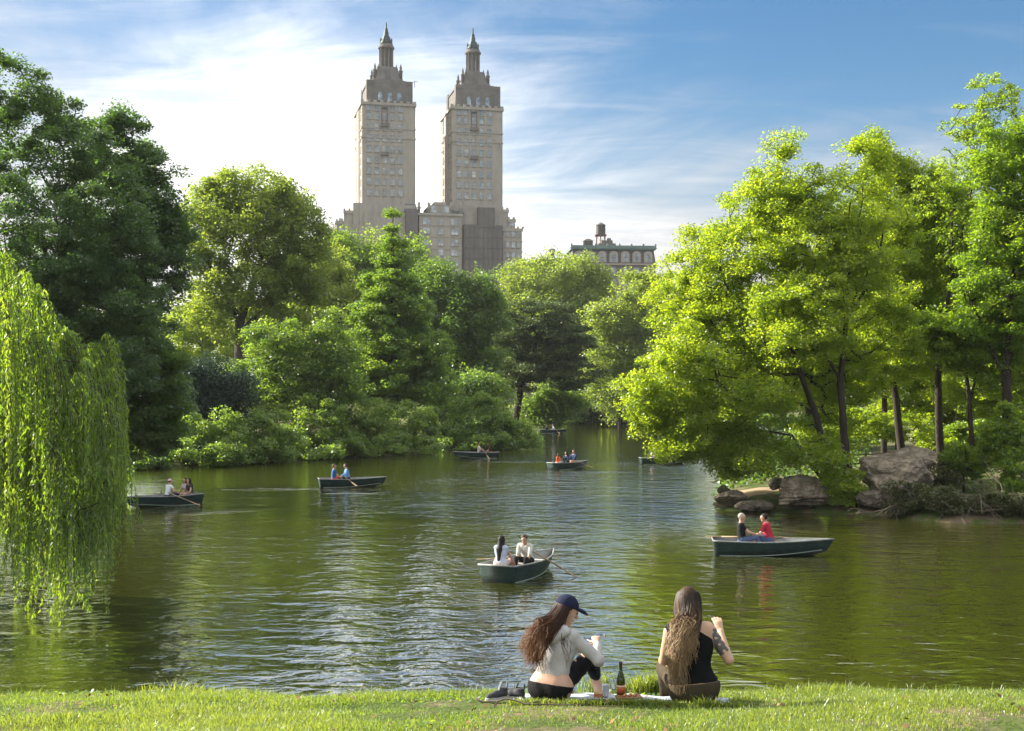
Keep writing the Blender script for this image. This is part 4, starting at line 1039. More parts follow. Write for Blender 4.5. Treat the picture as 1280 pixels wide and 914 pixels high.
    # hair
    if style:
        hp_ = [(hc-f*.018+up*.03, hc-f*.018+up*.031, .098, .098, .02, (rt, .92))]
        if style == 'long':
            bk = lambda z, o: T((0,-.115-o,z))
            hp_ += [(hc-f*.05+up*.01, hc-f*.06-up*.10, .085, .08, .04), (hc-f*.06-up*.10, bk(.40,-.01), .08, .085, .05, (yv, .6)), (bk(.40,-.01), bk(.50-hair_len, -.015), .085, .045, .05, (yv, .5)),
                    (hc+rt*.07-up*.0, hc+rt*.075-up*.13-f*.02, .035, .03, .02), (hc-rt*.07-up*.0, hc-rt*.075-up*.13-f*.02, .035, .03, .02)]
        if style == 'bun': hp_ += [(hc-f*.10+up*.06, hc-f*.11+up*.065, .045, .045, .02)]
        lowb = .075 if style != 'bald' else .0
        def hcl(g):
            q = g-hc; u_ = q@up; f_ = q@f
            a1 = .052-u_+np.maximum(0, f_)*.15; a2 = np.maximum(f_-(.02 if style != 'long' else .045), (-lowb-u_) if style != 'long' else -9)
            return np.minimum(a1, a2)
        sdf_mesh('hair', hp_, vox, hairmat(hair), root, 0, hcl, .006 if vox < .016 else .004, 11)
    if hat is not None:
        cl2 = lambda g: .042-((g-hc)@up)
        hb = [(hc-f*.012+up*.03, hc-f*.012+up*.032, .110, .110, .02, (rt, .92))]
        h = sdf_mesh('cap', hb, vox, cloth(hat), root, 0, cl2)
        sdf_mesh('visor', [(hc+f*.07+up*.052-rt*.03, hc+f*.155+up*.035-rt*.02, .045, .035, .02, (up, .28)), (hc+f*.07+up*.052+rt*.03, hc+f*.155+up*.035+rt*.02, .045, .035, .02, (up, .28)), (hc+f*.12+up*.05, hc+f*.165+up*.035, .05, .03, .02, (up, .25))], min(vox, .012), cloth(hat), h)
    if EYE is None:
        mb = MB(); mb.lathe([(.001,-.0115),(.007,-.009),(.011,-.003),(.011,.003),(.007,.009),(.001,.0115)], n=8); e = mb.build('eye', surf('eye', (.03,.025,.02), None, .2, 5, .6), root); EYE = e.data
        es = [e, bpy.data.objects.new('eye', EYE)]; COL.objects.link(es[1]); es[1].parent = root
    else:
        es = [bpy.data.objects.new('eye', EYE) for _ in range(2)]
        for e in es: COL.objects.link(e); e.parent = root
    for e, s in zip(es, (-1, 1)): e.location = Vector(hc+f*.085+up*.012+rt*.032*s)
    root['_'] = 0; del root['_']
    return root, dict(J=J, hc=hc, f=f, up=up, rt=rt, T=T, Rl=Rl, nb=nb, chest=chest, yv=yv, xv=xv, pel=pel, pr=pr)

# ---------------------------------------------------------------- rowing boats
M['hull']    = surf('hull_green', (.008,.026,.023), (.005,.015,.014), .5, 3.5, .22, .004, 22, cc=(.022,.044,.038), stretch=(1,1,3), detail=9)
M['hull_low'] = surf('hull_bottom', (.06,.078,.066), (.035,.045,.04), .5, 3, .25, .002, 30)
M['hull_in'] = surf('boat_inside', (.24,.25,.24), (.15,.16,.155), .5, 3, .4, .002, 40)
M['rim']     = surf('boat_rim', (.27,.28,.265), (.15,.16,.15), .45, 4, .4)
M['stripe']  = surf('boat_stripe', (.30,.36,.30), (.2,.25,.2), .5, 4, .3)
M['bench']   = surf('boat_bench', (.40,.39,.36), (.27,.265,.25), .6, 4, .3)
M['oar']     = surf('oar_wood', (.34,.25,.14), (.22,.16,.09), .6, 5, .3, stretch=(1,6,6))
M['oar_dk']  = surf('oar_grip', (.10,.06,.04), None, .6, 5, .3)
BL = 3.38
def hull_station(t):
    w = .66*(1-max(0, (t-.36)/.64)**2.5)-.10*max(0, (.36-t)/.36)**1.5; w = max(w, .012)
    sheer = .44+.04*(1-t)**2+.17*max(0, t-.3)**1.8; keel = -.10+.24*max(0, (t-.7)/.3)**2.4; ch = .0+.33*max(0, t-.25)**1.9
    return w, sheer, keel, ch
def make_boat(loc, heading, label):
    """heading: direction of the bow, angle from +x"""
    root = empty('rowing_boat', loc, heading, label, 'boat', 'rowing boats on the lake')
    n = 26; ts = np.linspace(0, 1, n); out = []; inn = []
    def xo(t, z): return BL*(t-.5)+.62*max(0, (t-.5)/.5)**2.5*max(0,z+.1)-(.12*(z+.1) if t < .001 else .12*(z+.1)*(1-t)**8)
    for t in ts:
        w, sh, ke, ch = hull_station(t); wc = w*(.80-.25*t**3); fl = max(.055, ch-.01)
        out.append([(xo(t,ke), 0, ke), (xo(t,(ke+ch)/2), wc*.62, ke+(ch-ke)*.55), (xo(t,ch), wc, ch), (xo(t,(ch+sh)/2), (wc+w)/2+.012, (ch+sh)/2), (xo(t,sh), w, sh)])
        wi = max(w-.028, .004); wci = max(wc-.03, .003); xin = lambda z: min(xo(t, z), xo(1, sh)-.05)+(.03 if t < .01 else 0)-(.04 if t > .99 else 0)
        inn.append([(xin(fl), 0, fl), (xin(fl), wci*.8, fl+.005), (xin(fl), wci, fl+.05), (xin((fl+sh)/2), (wci+wi)/2, (fl+sh)/2), (xin(sh), wi, sh-.004)])
    def loft(S, flip):
        mb = MB(); vs = []
        for row in S:
            full = [(x,-y,z) for x,y,z in row[::-1]]+[p for p in row[1:]]; vs += full
        k = 9; fs = []
        for i in range(n-1):
            for j in range(k-1):
                q = (i*k+j, (i+1)*k+j, (i+1)*k+j+1, i*k+j+1); fs.append(q[::-1] if flip else q)
        fs.append(tuple(range(k)) if not flip else tuple(range(k-1,-1,-1)))
        mb.add(vs, fs, True); return mb
    hl = loft(out, False).build('hull', M['hull'], root)
    hl.data.materials.append(M['hull_low']); mi = np.zeros(len(hl.data.polygons), np.int32)
    for i in range(n-1):
        mi[i*8+2:i*8+6] = 1
    hl.data.polygons.foreach_set('material_index', mi)
    loft(inn, True).build('boat_interior', M['hull_in'], root)
    g = MB()
    for s in (-1, 1): g.tube([(xo(t, hull_station(t)[1]), s*(hull_station(t)[0]-.008), hull_station(t)[1]) for t in ts], .024, 6)
    w, sh, *_ = hull_station(0); g.tube([(xo(0,sh), -w, sh), (xo(0,sh), w, sh)], .024, 6); g.build('gunwale', M['rim'], root)
    st = MB()
    for s in (-1, 1):
        st.tube([(xo(t, hull_station(t)[3]), s*(hull_station(t)[0]*(.80-.25*t**3)+.006), hull_station(t)[3]+.012) for t in ts[1:-1]], .016, 5)
    st.build('spray_rail', M['stripe'], hl)
    for t0, dep in ((.13,.34),(.46,.26),(.76,.24)):
        w, sh, ke, ch = hull_station(t0); w2 = hull_station(t0+.05)[0]; wb = min(w, w2)*.9-.03; b = MB(); x = BL*(t0-.5); z = .345
        b.box(x-dep/2, x+dep/2, -wb, wb, z-.03, z); b.box(x-.03, x+.03, -.02, .02, .06, z-.03); b.build('bench', M['bench'], root)
    for s in (-1, 1):
        w, sh, *_ = hull_station(.54); o = MB(); x = xo(.54, sh); o.tube([(x, s*w, sh), (x, s*w, sh+.07)], .014, 6); o.tube([(x-.035, s*w, sh+.11), (x-.03, s*w, sh+.075), (x, s*w, sh+.06), (x+.03, s*w, sh+.075), (x+.035, s*w, sh+.11)], .011, 6); o.build('oarlock', M['rust'], root)
    return root
def in_boat(boat, x, y, z=.0):
    c, s = math.cos(boat.rotation_euler.z), math.sin(boat.rotation_euler.z)
    return (boat.location.x+c*x-s*y, boat.location.y+s*x+c*y, boat.location.z+z)
def make_oar(a, b, label):
    a = np.array(a, float); b = np.array(b, float); d = b-a; L = np.linalg.norm(d)
    root = empty('oar', a, 0, label, 'oar', 'oars of the rowing boats'); root.rotation_mode = 'QUATERNION'; root.rotation_quaternion = Vector(d).to_track_quat('X', 'Z')
    m = MB(); m.tube([(0,0,0),(.12,0,0),(.13,0,0),(L-.5,0,0)], [.017,.017,.022,.022], 8); m.build('shaft', M['oar'], root)
    m = MB(); m.tube([(-.01,0,0),(.13,0,0)], .021, 8); m.build('grip', M['oar_dk'], root)
    m = MB(); v = []; 
    for x, w, t in ((L-.52,.02,.018),(L-.40,.05,.012),(L-.2,.07,.009),(L-.03,.068,.007),(L,.055,.006)): v += [(x,-w,-t),(x,w,-t),(x,w,t),(x,-w,t)]
    fs = [(0,1,2,3)[::-1]]
    for i in range(4):
        for k in range(4): fs.append((i*4+k, i*4+(k+1) % 4, (i+1)*4+(k+1) % 4, (i+1)*4+k))
    fs.append((16,17,18,19)); m.add(v, fs); m.build('blade', M['oar'], root)
    return root
def yaw_to(v): return math.atan2(-v[0], v[1])       # yaw that turns +y to direction v
def seat(boat, x, y, facing, label, **kw):
    """facing: +1 towards the bow, -1 towards the stern (or an angle in degrees from the bow)"""
    h = boat.rotation_euler.z; a = h+(0 if facing == 1 else math.pi if facing == -1 else R(facing)); yaw = a-math.pi/2
    kw.setdefault('vox', .02)
    return figure(label, in_boat(boat, x, y, .345), yaw, **kw)
BENCH = {0: BL*(.13-.5), 1: BL*(.46-.5), 2: BL*(.76-.5)}
ROW = ((-.22,.42,.20),(.22,.42,.20))
def build_boats():
    def wp(px, py): p = W(px, py); return (p[0], p[1], 0)
    # main boat, transom towards us
    b = make_boat(wp(655, 719), R(64), 'dark green rowing boat with square stern near the shore carrying a couple')
    seat(b, BENCH[0]+.05, .16, 1, 'person with long dark hair and pale blue top in the square sterned boat', female=True, top=(.42,.48,.60), sleeve=.25, bottom=(.55,.47,.42), bottom_name='skirt', hair=(.018,.014,.014), style='long', hair_len=.40, vox=.0125, lean=8, head=(-12,-6),
         hands=((-.10,.42,.12),(.22,.40,.10)), knees=((-.10,.44,.16),(.10,.44,.16)), skin_c=(.46,.27,.19), leg=1.0)
    seat(b, BENCH[1]+.10, -.14, -1, 'person in white shirt and black trousers leaning forward in the square sterned boat', top=(.56,.55,.50), sleeve=.85, bottom=(.015,.015,.018), hair=(.07,.045,.028), style='short', vox=.0125, lean=22, head=(10,-16),
         hands=((-.16,.46,.06),(.12,.46,.06)), knees=((-.16,.44,.18),(.16,.44,.18)), skin_c=(.42,.25,.165))
    w, sh, *_ = hull_station(.54); x = BL*.04
    make_oar(in_boat(b, x-.25, -.18, .78), in_boat(b, x+.10, -1.55, .0), 'oar dipping from the lap of the person in white in the square sterned boat')
    make_oar(in_boat(b, x-.35, .30, .50), in_boat(b, x-.55, 1.30, .42), 'wooden oar resting raised over the far side of the square sterned boat')
    # boat at the right, broadside
    b = make_boat(wp(960, 693.5), R(-6), 'dark green rowing boat seen broadside below the rocks carrying two people')
    seat(b, BENCH[0]+.42, 0, 1, 'person with pale close cropped hair and black printed shirt in the broadside boat', sc=1.12, top=(.014,.014,.016), sleeve=.5, bottom=(.08,.12,.22), leg=1.9, hair=(.45,.40,.34), style='short', vox=.0125, lean=-4, head=(-20,-10),
         hands=((-.02,.36,.26),(.10,.40,.28)), skin_c=(.52,.33,.25), knees=((-.15,.42,.20),(.15,.42,.20)))
    seat(b, BENCH[1]+.20, 0, 158, 'person with dark hair in a red shirt seen from behind in the broadside boat', sc=1.12, top=(.42,.030,.055), sleeve=.55, bottom=(.06,.09,.18), leg=.85, bottom_name='shorts', hair=(.02,.014,.012), style='short', vox=.0125, lean=14, head=(20,-8), hands=ROW, skin_c=(.44,.26,.18), knees=((-.17,.42,.22),(.17,.42,.22)))
    make_oar(in_boat(b, BENCH[1]-.3, .1, .55), in_boat(b, -1.95, .62, .50), 'pale oar lying along the far edge of the broadside boat')
    make_oar(in_boat(b, BENCH[1]-.15, .30, .60), in_boat(b, .75, .70, .47), 'short view of the oar resting behind the red shirted rower')
    # left, by the willow
    b = make_boat(wp(206, 632), R(226), 'dark rowing boat with pale underside at the bow beside the willow')
    seat(b, BENCH[1], 0, -1, 'person with pale pink cap and white top rowing with back turned beside the willow', top=(.62,.66,.72), sleeve=.3, bottom=(.05,.05,.07), hair=(.05,.03,.02), style='short', hat=(.62,.40,.44), hands=((-.34,.40,.22),(.34,.40,.22)), lean=12)
    seat(b, BENCH[0], .22, 1, 'person with dark hair facing the rower in the boat beside the willow', female=True, top=(.04,.035,.045), sleeve=.3, hair=(.012,.01,.01), style='long', bottom=(.3,.22,.2), leg=.8)
    seat(b, BENCH[0]-.05, -.24, 20, 'person with long black hair and light top in the boat beside the willow', female=True, top=(.42,.38,.40), sleeve=.3, hair=(.012,.01,.01), style='long', bottom=(.05,.05,.06))
    make_oar(in_boat(b, .0, .28, .62), in_boat(b, -.85, 1.65, .05), 'oar dipping astern on the near side of the boat beside the willow')
    make_oar(in_boat(b, .0, -.28, .62), in_boat(b, -.55, -1.65, .25), 'oar on the willow side of the boat beside the willow')
    # two in blue
    b = make_boat(wp(438, 608.5), R(14), 'green rowing boat with two people in blue leaving a pale wake')
    seat(b, BENCH[0]+.3, 0, 1, 'person in deep blue top and red shorts at the stern of the wake trailing boat', top=(.04,.12,.30), sleeve=.6, bottom=(.55,.04,.03), bottom_name='shorts', leg=.9, hair=(.16,.08,.05), lean=2, sc=1.05)
    seat(b, BENCH[1], 0, -1, 'person in light blue shirt rowing the wake trailing boat', top=(.16,.32,.62), sleeve=1.6, bottom=(.025,.025,.03), hair=(.05,.03,.02), hands=((-.2,.36,.22),(.2,.36,.22)), sc=1.08)
    make_oar(in_boat(b, -.45, -.2, .66), in_boat(b, .2, -1.35, .12), 'oar on the near side of the wake trailing boat')
    # by the point
    b = make_boat(wp(597, 572.5), R(181), 'dark rowing boat lying broadside before the domed point bush')
    seat(b, BENCH[1], 0, -1, 'person in a white shirt rowing before the domed point bush', top=(.62,.58,.54), sleeve=.7, bottom=(.05,.06,.1), hair=(.05,.035,.025), lean=-6, hands=((-.2,.36,.22),(.2,.36,.22)), sc=1.05)
    seat(b, BENCH[0]+.2, 0, 1, 'person in dark brown clothes facing the rower before the domed point bush', top=(.07,.045,.035), sleeve=.7, bottom=(.24,.13,.10), hair=(.03,.018,.012), style='long', female=True)
    make_oar(in_boat(b, -.35, .2, .85), in_boat(b, -.95, 1.45, .0), 'pale oar slanting into the water from the boat before the point bush')
    # three people mid lake
    b = make_boat(wp(711, 586), R(48), 'small rowing boat in the middle of the lake carrying three people')
    seat(b, BENCH[0]+.15, .1, 1, 'child in an orange life vest in the three person boat', sc=.86, top=(.75,.10,.02), sleeve=.2, bottom=(.6,.6,.62), hair=(.10,.05,.02), style='long', female=True, top_name='life_vest')
    seat(b, BENCH[1]-.15, -.1, -1, 'person in navy jacket with long hair amid the three person boat', top=(.02,.03,.07), sleeve=1.7, bottom=(.03,.03,.05), hair=(.03,.02,.015), style='long', female=True)
    seat(b, BENCH[2]-.25, .05, -1, 'tallest person in dark blue shirt at the bow of the three person boat', top=(.03,.05,.12), sleeve=1.6, bottom=(.5,.3,.22), leg=.8, hair=(.05,.03,.02), sc=1.08, lean=0)
    make_oar(in_boat(b, .3, -.3, .60), in_boat(b, .9, -1.5, .05), 'oar reaching to the water beside the three person boat')
    # behind the lime maple
    b = make_boat(wp(829, 580), R(6), 'rowing boat half hidden behind the hanging leaves of the lime maple')
    seat(b, BENCH[0]+.35, 0, 1, 'person in pale pink clothes in the boat behind the hanging leaves', top=(.62,.50,.48), sleeve=1.5, bottom=(.5,.45,.42), hair=(.2,.12,.07), sc=.95)
    # the cove
    b = make_boat(wp(690, 541.5), R(4), 'dark rowing boat at the mouth of the cove beside the point')
    seat(b, BENCH[0]+.35, 0, 1, 'person in black sitting in the boat at the mouth of the cove', top=(.02,.02,.025), sleeve=1.6, bottom=(.03,.03,.03), hair=(.02,.015,.01), lean=16)
    seat(b, BENCH[1]+.5, 0, -1, 'person in pale grey leaning to row at the mouth of the cove', top=(.55,.57,.62), sleeve=1.6, bottom=(.3,.3,.33), hair=(.35,.3,.25), lean=24, hands=ROW)
    make_oar(in_boat(b, .35, -.2, .6), in_boat(b, .9, -1.45, .0), 'oar of the boat at the mouth of the cove')
    b = make_boat(wp(776, 531.5), R(3), 'small pale boat farthest off under the trees of the cove')
    seat(b, BENCH[0]+.3, 0, 1, 'person in dull red at the stern of the boat farthest off', top=(.25,.12,.10), sleeve=1.6, bottom=(.2,.2,.22), hair=(.1,.05,.03))
    seat(b, BENCH[1]+.2, 0, -1, 'person in white rowing the boat farthest off', top=(.62,.62,.66), sleeve=1.6, bottom=(.5,.5,.52), hair=(.04,.03,.02))
build_boats()
# ---------------------------------------------------------------- the bank: two people, their picnic, the grass
def hair_mat_tint(name, stops):
    m, nt, out = new_mat(name); b = N(nt, 'ShaderNodeBsdfPrincipled'); b.inputs['Roughness'].default_value = .42; b.inputs['Specular IOR Level'].default_value = .4
    at = N(nt, 'ShaderNodeAttribute'); at.attribute_name = 'tint'; r = ramp(nt, stops); nt.links.new(at.outputs['Fac'], r.inputs[0]); nt.links.new(r.outputs[0], b.inputs['Base Color'])
    t = N(nt, 'ShaderNodeBsdfTranslucent'); nt.links.new(r.outputs[0], t.inputs['Color']); mx = N(nt, 'ShaderNodeMixShader'); mx.inputs[0].default_value = .3
    nt.links.new(b.outputs[0], mx.inputs[1]); nt.links.new(t.outputs[0], mx.inputs[2]); nt.links.new(mx.outputs[0], out.inputs[0]); return m
def hair_locks(root, fg, n, ends, mat, seed, back=.13, wave=.012, rad=.006, t0=0.0, streak=.25):
    """ends: list of (centre, spread, weight) where the locks finish, in the person's own space"""
    r = np.random.default_rng(seed); hc, f, up, rt = fg['hc'], fg['f'], fg['up'], fg['rt']; V = []; Fc = []; T = []
    w = np.array([e[2] for e in ends], float); w /= w.sum(); seg = 12; base = 0
    for i in range(n):
        a = r.uniform(-1.75, 1.75); e_ = r.uniform(-.9, 1.0)
        d = unit(-f*math.cos(a)+rt*math.sin(a)+up*e_*.8)
        p0 = hc-f*.015+up*.028+d*.097
        c, s, _ = ends[r.choice(len(ends), p=w)]; c = np.array(c, float)
        tgt = c+r.normal(size=3)*np.array(s)
        side_ = rt*math.sin(a)
        p1 = p0+d*.02-up*.10+side_*.01-f*.015
        p2 = fg['nb']+fg['yv']*(-back-.02*r.random())+side_*.07+(tgt-fg['nb'])*.22
        p3 = tgt+r.normal(size=3)*.008+np.array([0,0,.10]); tgt = tgt-np.array([0,0,r.random()*.06])
        t = np.linspace(0, 1, seg)[:,None]
        q = (1-t)**4*p0+4*t*(1-t)**3*p1+6*t*t*(1-t)**2*p2+4*t**3*(1-t)*p3+t**4*tgt
        ph = np.array([a*2.2, a*1.7+1, 0])+r.normal(0, .35, 3); k = 11+1.5*math.sin(a*3)+r.normal(0, .3)
        q = q+t*wave*np.sin(t*k+ph[None,:])*np.array([1.3,.6,.2])
        rr = rad*r.uniform(.6, 1.4)*(1-.7*np.linspace(0, 1, seg)**2); tn = streak*(.9*math.sin(a*9)*math.cos(a*4.3+1)+r.normal(0, .45))
        for j in range(seg):
            dr = q[min(j+1, seg-1)]-q[max(j-1, 0)]; dr = unit(dr); u = unit(np.cross(dr, (.3,1,.2))); v = np.cross(dr, u)
            V += [q[j]+u*rr[j]*1.5, q[j]+v*rr[j]*.7, q[j]-u*rr[j]*1.5, q[j]-v*rr[j]*.7]
        for j in range(seg-1):
            for k_ in range(4):
                Fc.append((base+j*4+k_, base+j*4+(k_+1) % 4, base+(j+1)*4+(k_+1) % 4, base+(j+1)*4+k_)); T.append(min(1, max(0, j/(seg-1)*.85+t0+tn*.5)))
        base += seg*4
    return mesh_np('hair', V, [i for q in Fc for i in q], [4]*len(Fc), mat, root, smooth=True, tint=T)

def build_bank():
    # ---- person with cap
    p = P(688, 879, 11.0); z = gz(p[0], p[1])+.035
    yaw = R(-28)
    root, fg = figure('person in navy cap and grey cropped hoodie looking at a phone on the grass bank', (p[0], p[1], z), yaw, sc=1.0, lean=12, side=3, head=(-50,-22), female=True,
        hands=((.10,.42,.37),(.26,.38,.43)), poles=((-.7,-.2,-.8),(.75,-.35,-.75)), knees=((-.10,.40,.36),(.20,.38,.33)), feet=((-.10,.52,-.06),(.235,.50,-.05)),
        top=(.43,.425,.42), sleeve=1.88, top_name='hoodie', hem=.075, bottom=(.010,.010,.012), bottom_name='leggings', leg=1.25, style='short', hair=(.05,.022,.012), hat=(.012,.016,.042),
        skin_c=(.50,.31,.22), vox=.0075, shoes=None, wrinkle=.007, extra={'waistline': .025}, curl=.8)
    nb, yv, xv = fg['nb'], fg['yv'], fg['xv']
    pr_ = fg['pr']['pelvis']+fg['pr']['waist']
    hd = [(nb-yv*.085-xv*.12+np.array([0,0,-.02]), nb-yv*.105-np.array([0,0,.09]), .034, .046, .05), (nb-yv*.105-np.array([0,0,.09]), nb-yv*.085+xv*.12+np.array([0,0,-.02]), .046, .034, .05), (nb-yv*.07-xv*.1+np.array([0,0,.02]), nb+yv*.03-xv*.12-np.array([0,0,.03]), .028, .022, .04), (nb-yv*.07+xv*.1+np.array([0,0,.02]), nb+yv*.03+xv*.12-np.array([0,0,.03]), .028, .022, .04)]
    sdf_mesh('hood', hd, .0085, cloth((.44,.435,.43)), root, 0, None, .006, 2)
    m = hair_mat_tint('auburn_hair', [(0, (.03,.013,.008)), (.5, (.10,.04,.018)), (1, (.32,.15,.06))])
    hair_locks(root, fg, 1900, [((-.10,-.18,.46),(.03,.02,.07),1.1), ((-.05,-.16,.48),(.03,.02,.08),1.3), ((-.16,-.18,.45),(.03,.02,.05),.22), ((.0,-.19,.42),(.02,.02,.07),.22), ((.15,.02,.42),(.015,.02,.05),.22)], m, 3, back=.075, wave=.016, rad=.0022)
    # phone
    dR, pnR, latR, pcR = fg['J']['d1']; c0 = np.array(pcR)+dR*.055-pnR*-.028
    Rz = np.array(Matrix.Rotation(yaw, 3, 'Z')); wc = Rz@c0+np.array([p[0], p[1], z])
    ph = empty('phone', wc, 0, 'pale phone held up in the hand of the person in the cap', 'phone'); ax_ = Rz@unit(np.array([.55,.5,.2])); ph.rotation_mode = 'QUATERNION'; ph.rotation_quaternion = Vector(ax_).to_track_quat('Y', 'Z')
    def slab(name, w, l, t, zo, mat, par, r=.012):
        m_ = MB(); pts = []
        for sx, sy, a0 in ((1,1,0),(-1,1,90),(-1,-1,180),(1,-1,270)):
            for k in range(5): a = R(a0+k*22.5); pts.append((sx*(w/2-r)+r*math.cos(a), sy*(l/2-r)+r*math.sin(a)))
        n = len(pts); m_.add([(x,y,zo) for x,y in pts]+[(x,y,zo+t) for x,y in pts], [tuple(range(n-1,-1,-1)), tuple(range(n,2*n))]+[(i,(i+1) % n,n+(i+1) % n,n+i) for i in range(n)]); return m_.build(name, mat, par)
    slab('case', .076, .155, .009, 0, surf('phone_case', (.62,.60,.62), None, .35, 5, .5), ph); slab('screen', .07, .148, .0015, .009, surf('phone_screen', (.02,.02,.025), None, .08, 5, .6), ph)
    # ---- person with long blonde hair
    p2 = P(868, 877, 10.95); z2 = gz(p2[0], p2[1])+.035
    def tcl(g, T, J): return (g[...,2]-(.60-.62*(g[...,0]+.04)))*.85
    r2, f2 = figure('person with long blonde hair in a black one shoulder top sitting on the grass bank', (p2[0], p2[1], z2), R(4), sc=1.09, lean=6, side=-4, head=(-16,-6), female=True,
        hands=((-.10,.40,.22),(.25,.17,.51)), poles=((-.5,-.2,-.9),(.6,-.25,-1)), knees=((-.15,.44,.16),(.15,.44,.15)), feet=((-.10,.66,-.16),(.12,.66,-.16)),
        top=(.007,.007,.008), sleeve=0, top_name='tank_top', hem=.05, bottom=(.060,.046,.028), bottom_name='trousers', leg=1.95, style='short', hair=(.05,.028,.014), skin_c=(.52,.33,.22), vox=.0075, shoes=None, wrinkle=.004,
        extra={'topclip': tcl, 'waistline': .045})
    m2 = hair_mat_tint('blonde_hair', [(0, (.03,.016,.009)), (.3, (.07,.038,.018)), (.55, (.22,.13,.06)), (.8, (.42,.29,.15)), (1, (.52,.38,.21))])
    hair_locks(r2, f2, 2600, [((-.19,-.15,.32),(.022,.02,.06),1.4), ((-.16,-.16,.37),(.025,.02,.09),1.3), ((-.21,-.11,.43),(.02,.03,.08),.8), ((-.11,-.16,.45),(.022,.015,.07),.7), ((-.05,-.145,.50),(.02,.01,.05),.35)], m2, 8, back=.09, wave=.016, rad=.0022, streak=.5)
    # inked pattern on the upper arm
    sh, el, wr_ = f2['J'][1]; A = [(sh+(el-sh)*.05, sh+(el-sh)*.72, .0515, .0425, .01)]
    def tc(g):
        s = np.sin(g[...,0]*95+2*np.sin(g[...,2]*60))+np.sin(g[...,2]*120+2*np.sin(g[...,1]*70))+np.sin(g[...,1]*90)
        return np.maximum((s-.45)*.004, -(g[...,0]-(sh[0]*.75+.0)))
    sdf_mesh('tattoo', A, .005, surf('ink', (.13,.115,.115), (.07,.065,.07), .6, 40, .3), r2, .0012, tc)
    # ---- blanket
    def sheet(name, label, cat, pts, mat, th=.014, n=34, h=.02, seed=1):
        o_ = np.array(pts); c = o_.mean(0); g0 = gz(c[0], c[1]); rr = empty(name, (c[0], c[1], g0), 0, label, cat)
        V = []; Fq = []
        for lay in (0, 1):
            for j in range(n):
                for i in range(n):
                    u, v = i/(n-1), j/(n-1); q = (o_[0]*(1-u)+o_[1]*u)*(1-v)+(o_[3]*(1-u)+o_[2]*u)*v
                    q = q+np.array([.02*math.sin(v*11+seed), .02*math.sin(u*17+seed)])
                    wv = .008*math.sin(u*23+2*math.sin(v*9))+.006*math.sin(v*31+u*7)
                    V.append((q[0], q[1], gz(q[0], q[1])+h+wv+lay*th))
        for j in range(n-1):
            for i in range(n-1):
                a = j*n+i; Fq.append((a+n*n, a+1+n*n, a+1+n+n*n, a+n+n*n)); Fq.append((a, a+n, a+n+1, a+1))
        ring = [i for i in range(n)]+[j*n+n-1 for j in range(1, n)]+[(n-1)*n+i for i in range(n-2, -1, -1)]+[j*n for j in range(n-2, 0, -1)]
        for k in range(len(ring)): a, b = ring[k], ring[(k+1) % len(ring)]; Fq.append((a, b, b+n*n, a+n*n))
        mesh_np('cloth', V, [i for q in Fq for i in q], [4]*len(Fq), mat, rr, True, True); return rr
    q = lambda px, Y: np.array([(px-CX)/F*Y, Y])
    sheet('blanket', 'pale blue picnic blanket under the two seated people', 'blanket', [q(655,10.98), q(912,10.90), q(905,11.45), q(660,11.5)], surf('blanket', (.50,.56,.60), (.40,.46,.52), .95, 9, .1, .004, 90))
    # ---- bottle, cup, board, box
    def at(px, Y, h=.045): x = (px-CX)/F*Y; return (x, Y, gz(x, Y)+h)
    bt = empty('wine_bottle', at(776, 11.08), 0, 'open green wine bottle with an orange label on the blanket', 'bottle')
    gl, nt, out = new_mat('bottle_glass'); b = N(nt, 'ShaderNodeBsdfPrincipled'); b.inputs['Base Color'].default_value = (.06,.085,.012,1); b.inputs['Roughness'].default_value = .06; b.inputs['Transmission Weight'].default_value = .55; nt.links.new(b.outputs[0], out.inputs[0])
    m = MB(); m.lathe([(.030,0),(.037,.006),(.0375,.02),(.0375,.13),(.035,.155),(.025,.19),(.016,.215),(.0135,.235),(.0135,.29),(.0155,.291),(.0155,.30),(.013,.302)], n=24); m.build('glass', gl, bt)
    m = MB(); m.lathe([(.0379,.035),(.0379,.105)], n=24); m.build('paper_label', surf('orange_label', (.52,.16,.07), (.42,.12,.05), .7, 20, .2), bt)
    m = MB(); m.lathe([(.0382,.088),(.0382,.100)], n=24); m.build('label_band', surf('label_band', (.70,.62,.52), None, .7, 20, .2), bt)
    m = MB(); m.lathe([(.0150,.25),(.0150,.288),(.0168,.289),(.0168,.303),(.0120,.305)], n=20); m.build('foil', surf('foil', (.10,.05,.045), None, .4, 20, .5), bt)
    cp = empty('cup', at(757, 11.15), 0, 'small pale plastic cup standing beside the wine bottle', 'cup')
    m = MB(); m.lathe([(.026,0),(.028,.004),(.036,.095),(.038,.097),(.038,.1),(.034,.098),(.026,.008)], n=20); m.build('cup_wall', surf('cup', (.62,.64,.68), None, .25, 6, .5), cp)
    m = MB(); m.lathe([(.034,.06),(.002,.0605)], n=20); m.build('drink', surf('drink', (.30,.12,.05), None, .1, 6, .5), cp)
    bd = empty('cutting_board', at(786, 11.0, .04), R(8), 'brown wooden snack board lying before the wine bottle', 'board'); slab('board', .22, .13, .014, 0, surf('board_wood', (.26,.13,.06), (.18,.085,.04), .6, 8, .3, stretch=(1,9,1)), bd)
    m = MB()
    for k in range(3): m.tube([(-.05+k*.045,-.03,.022),(-.02+k*.045,.035,.024)], .011, 8)
    m.build('snack', surf('snack', (.50,.22,.08), None, .6, 20, .3), bd)
    bx = empty('snack_box', at(748, 11.02, .035), R(-12), 'small reddish snack box left of the wine bottle on the blanket', 'box')
    bx['label'] = 'small reddish snack box between the cup and the person in the cap'
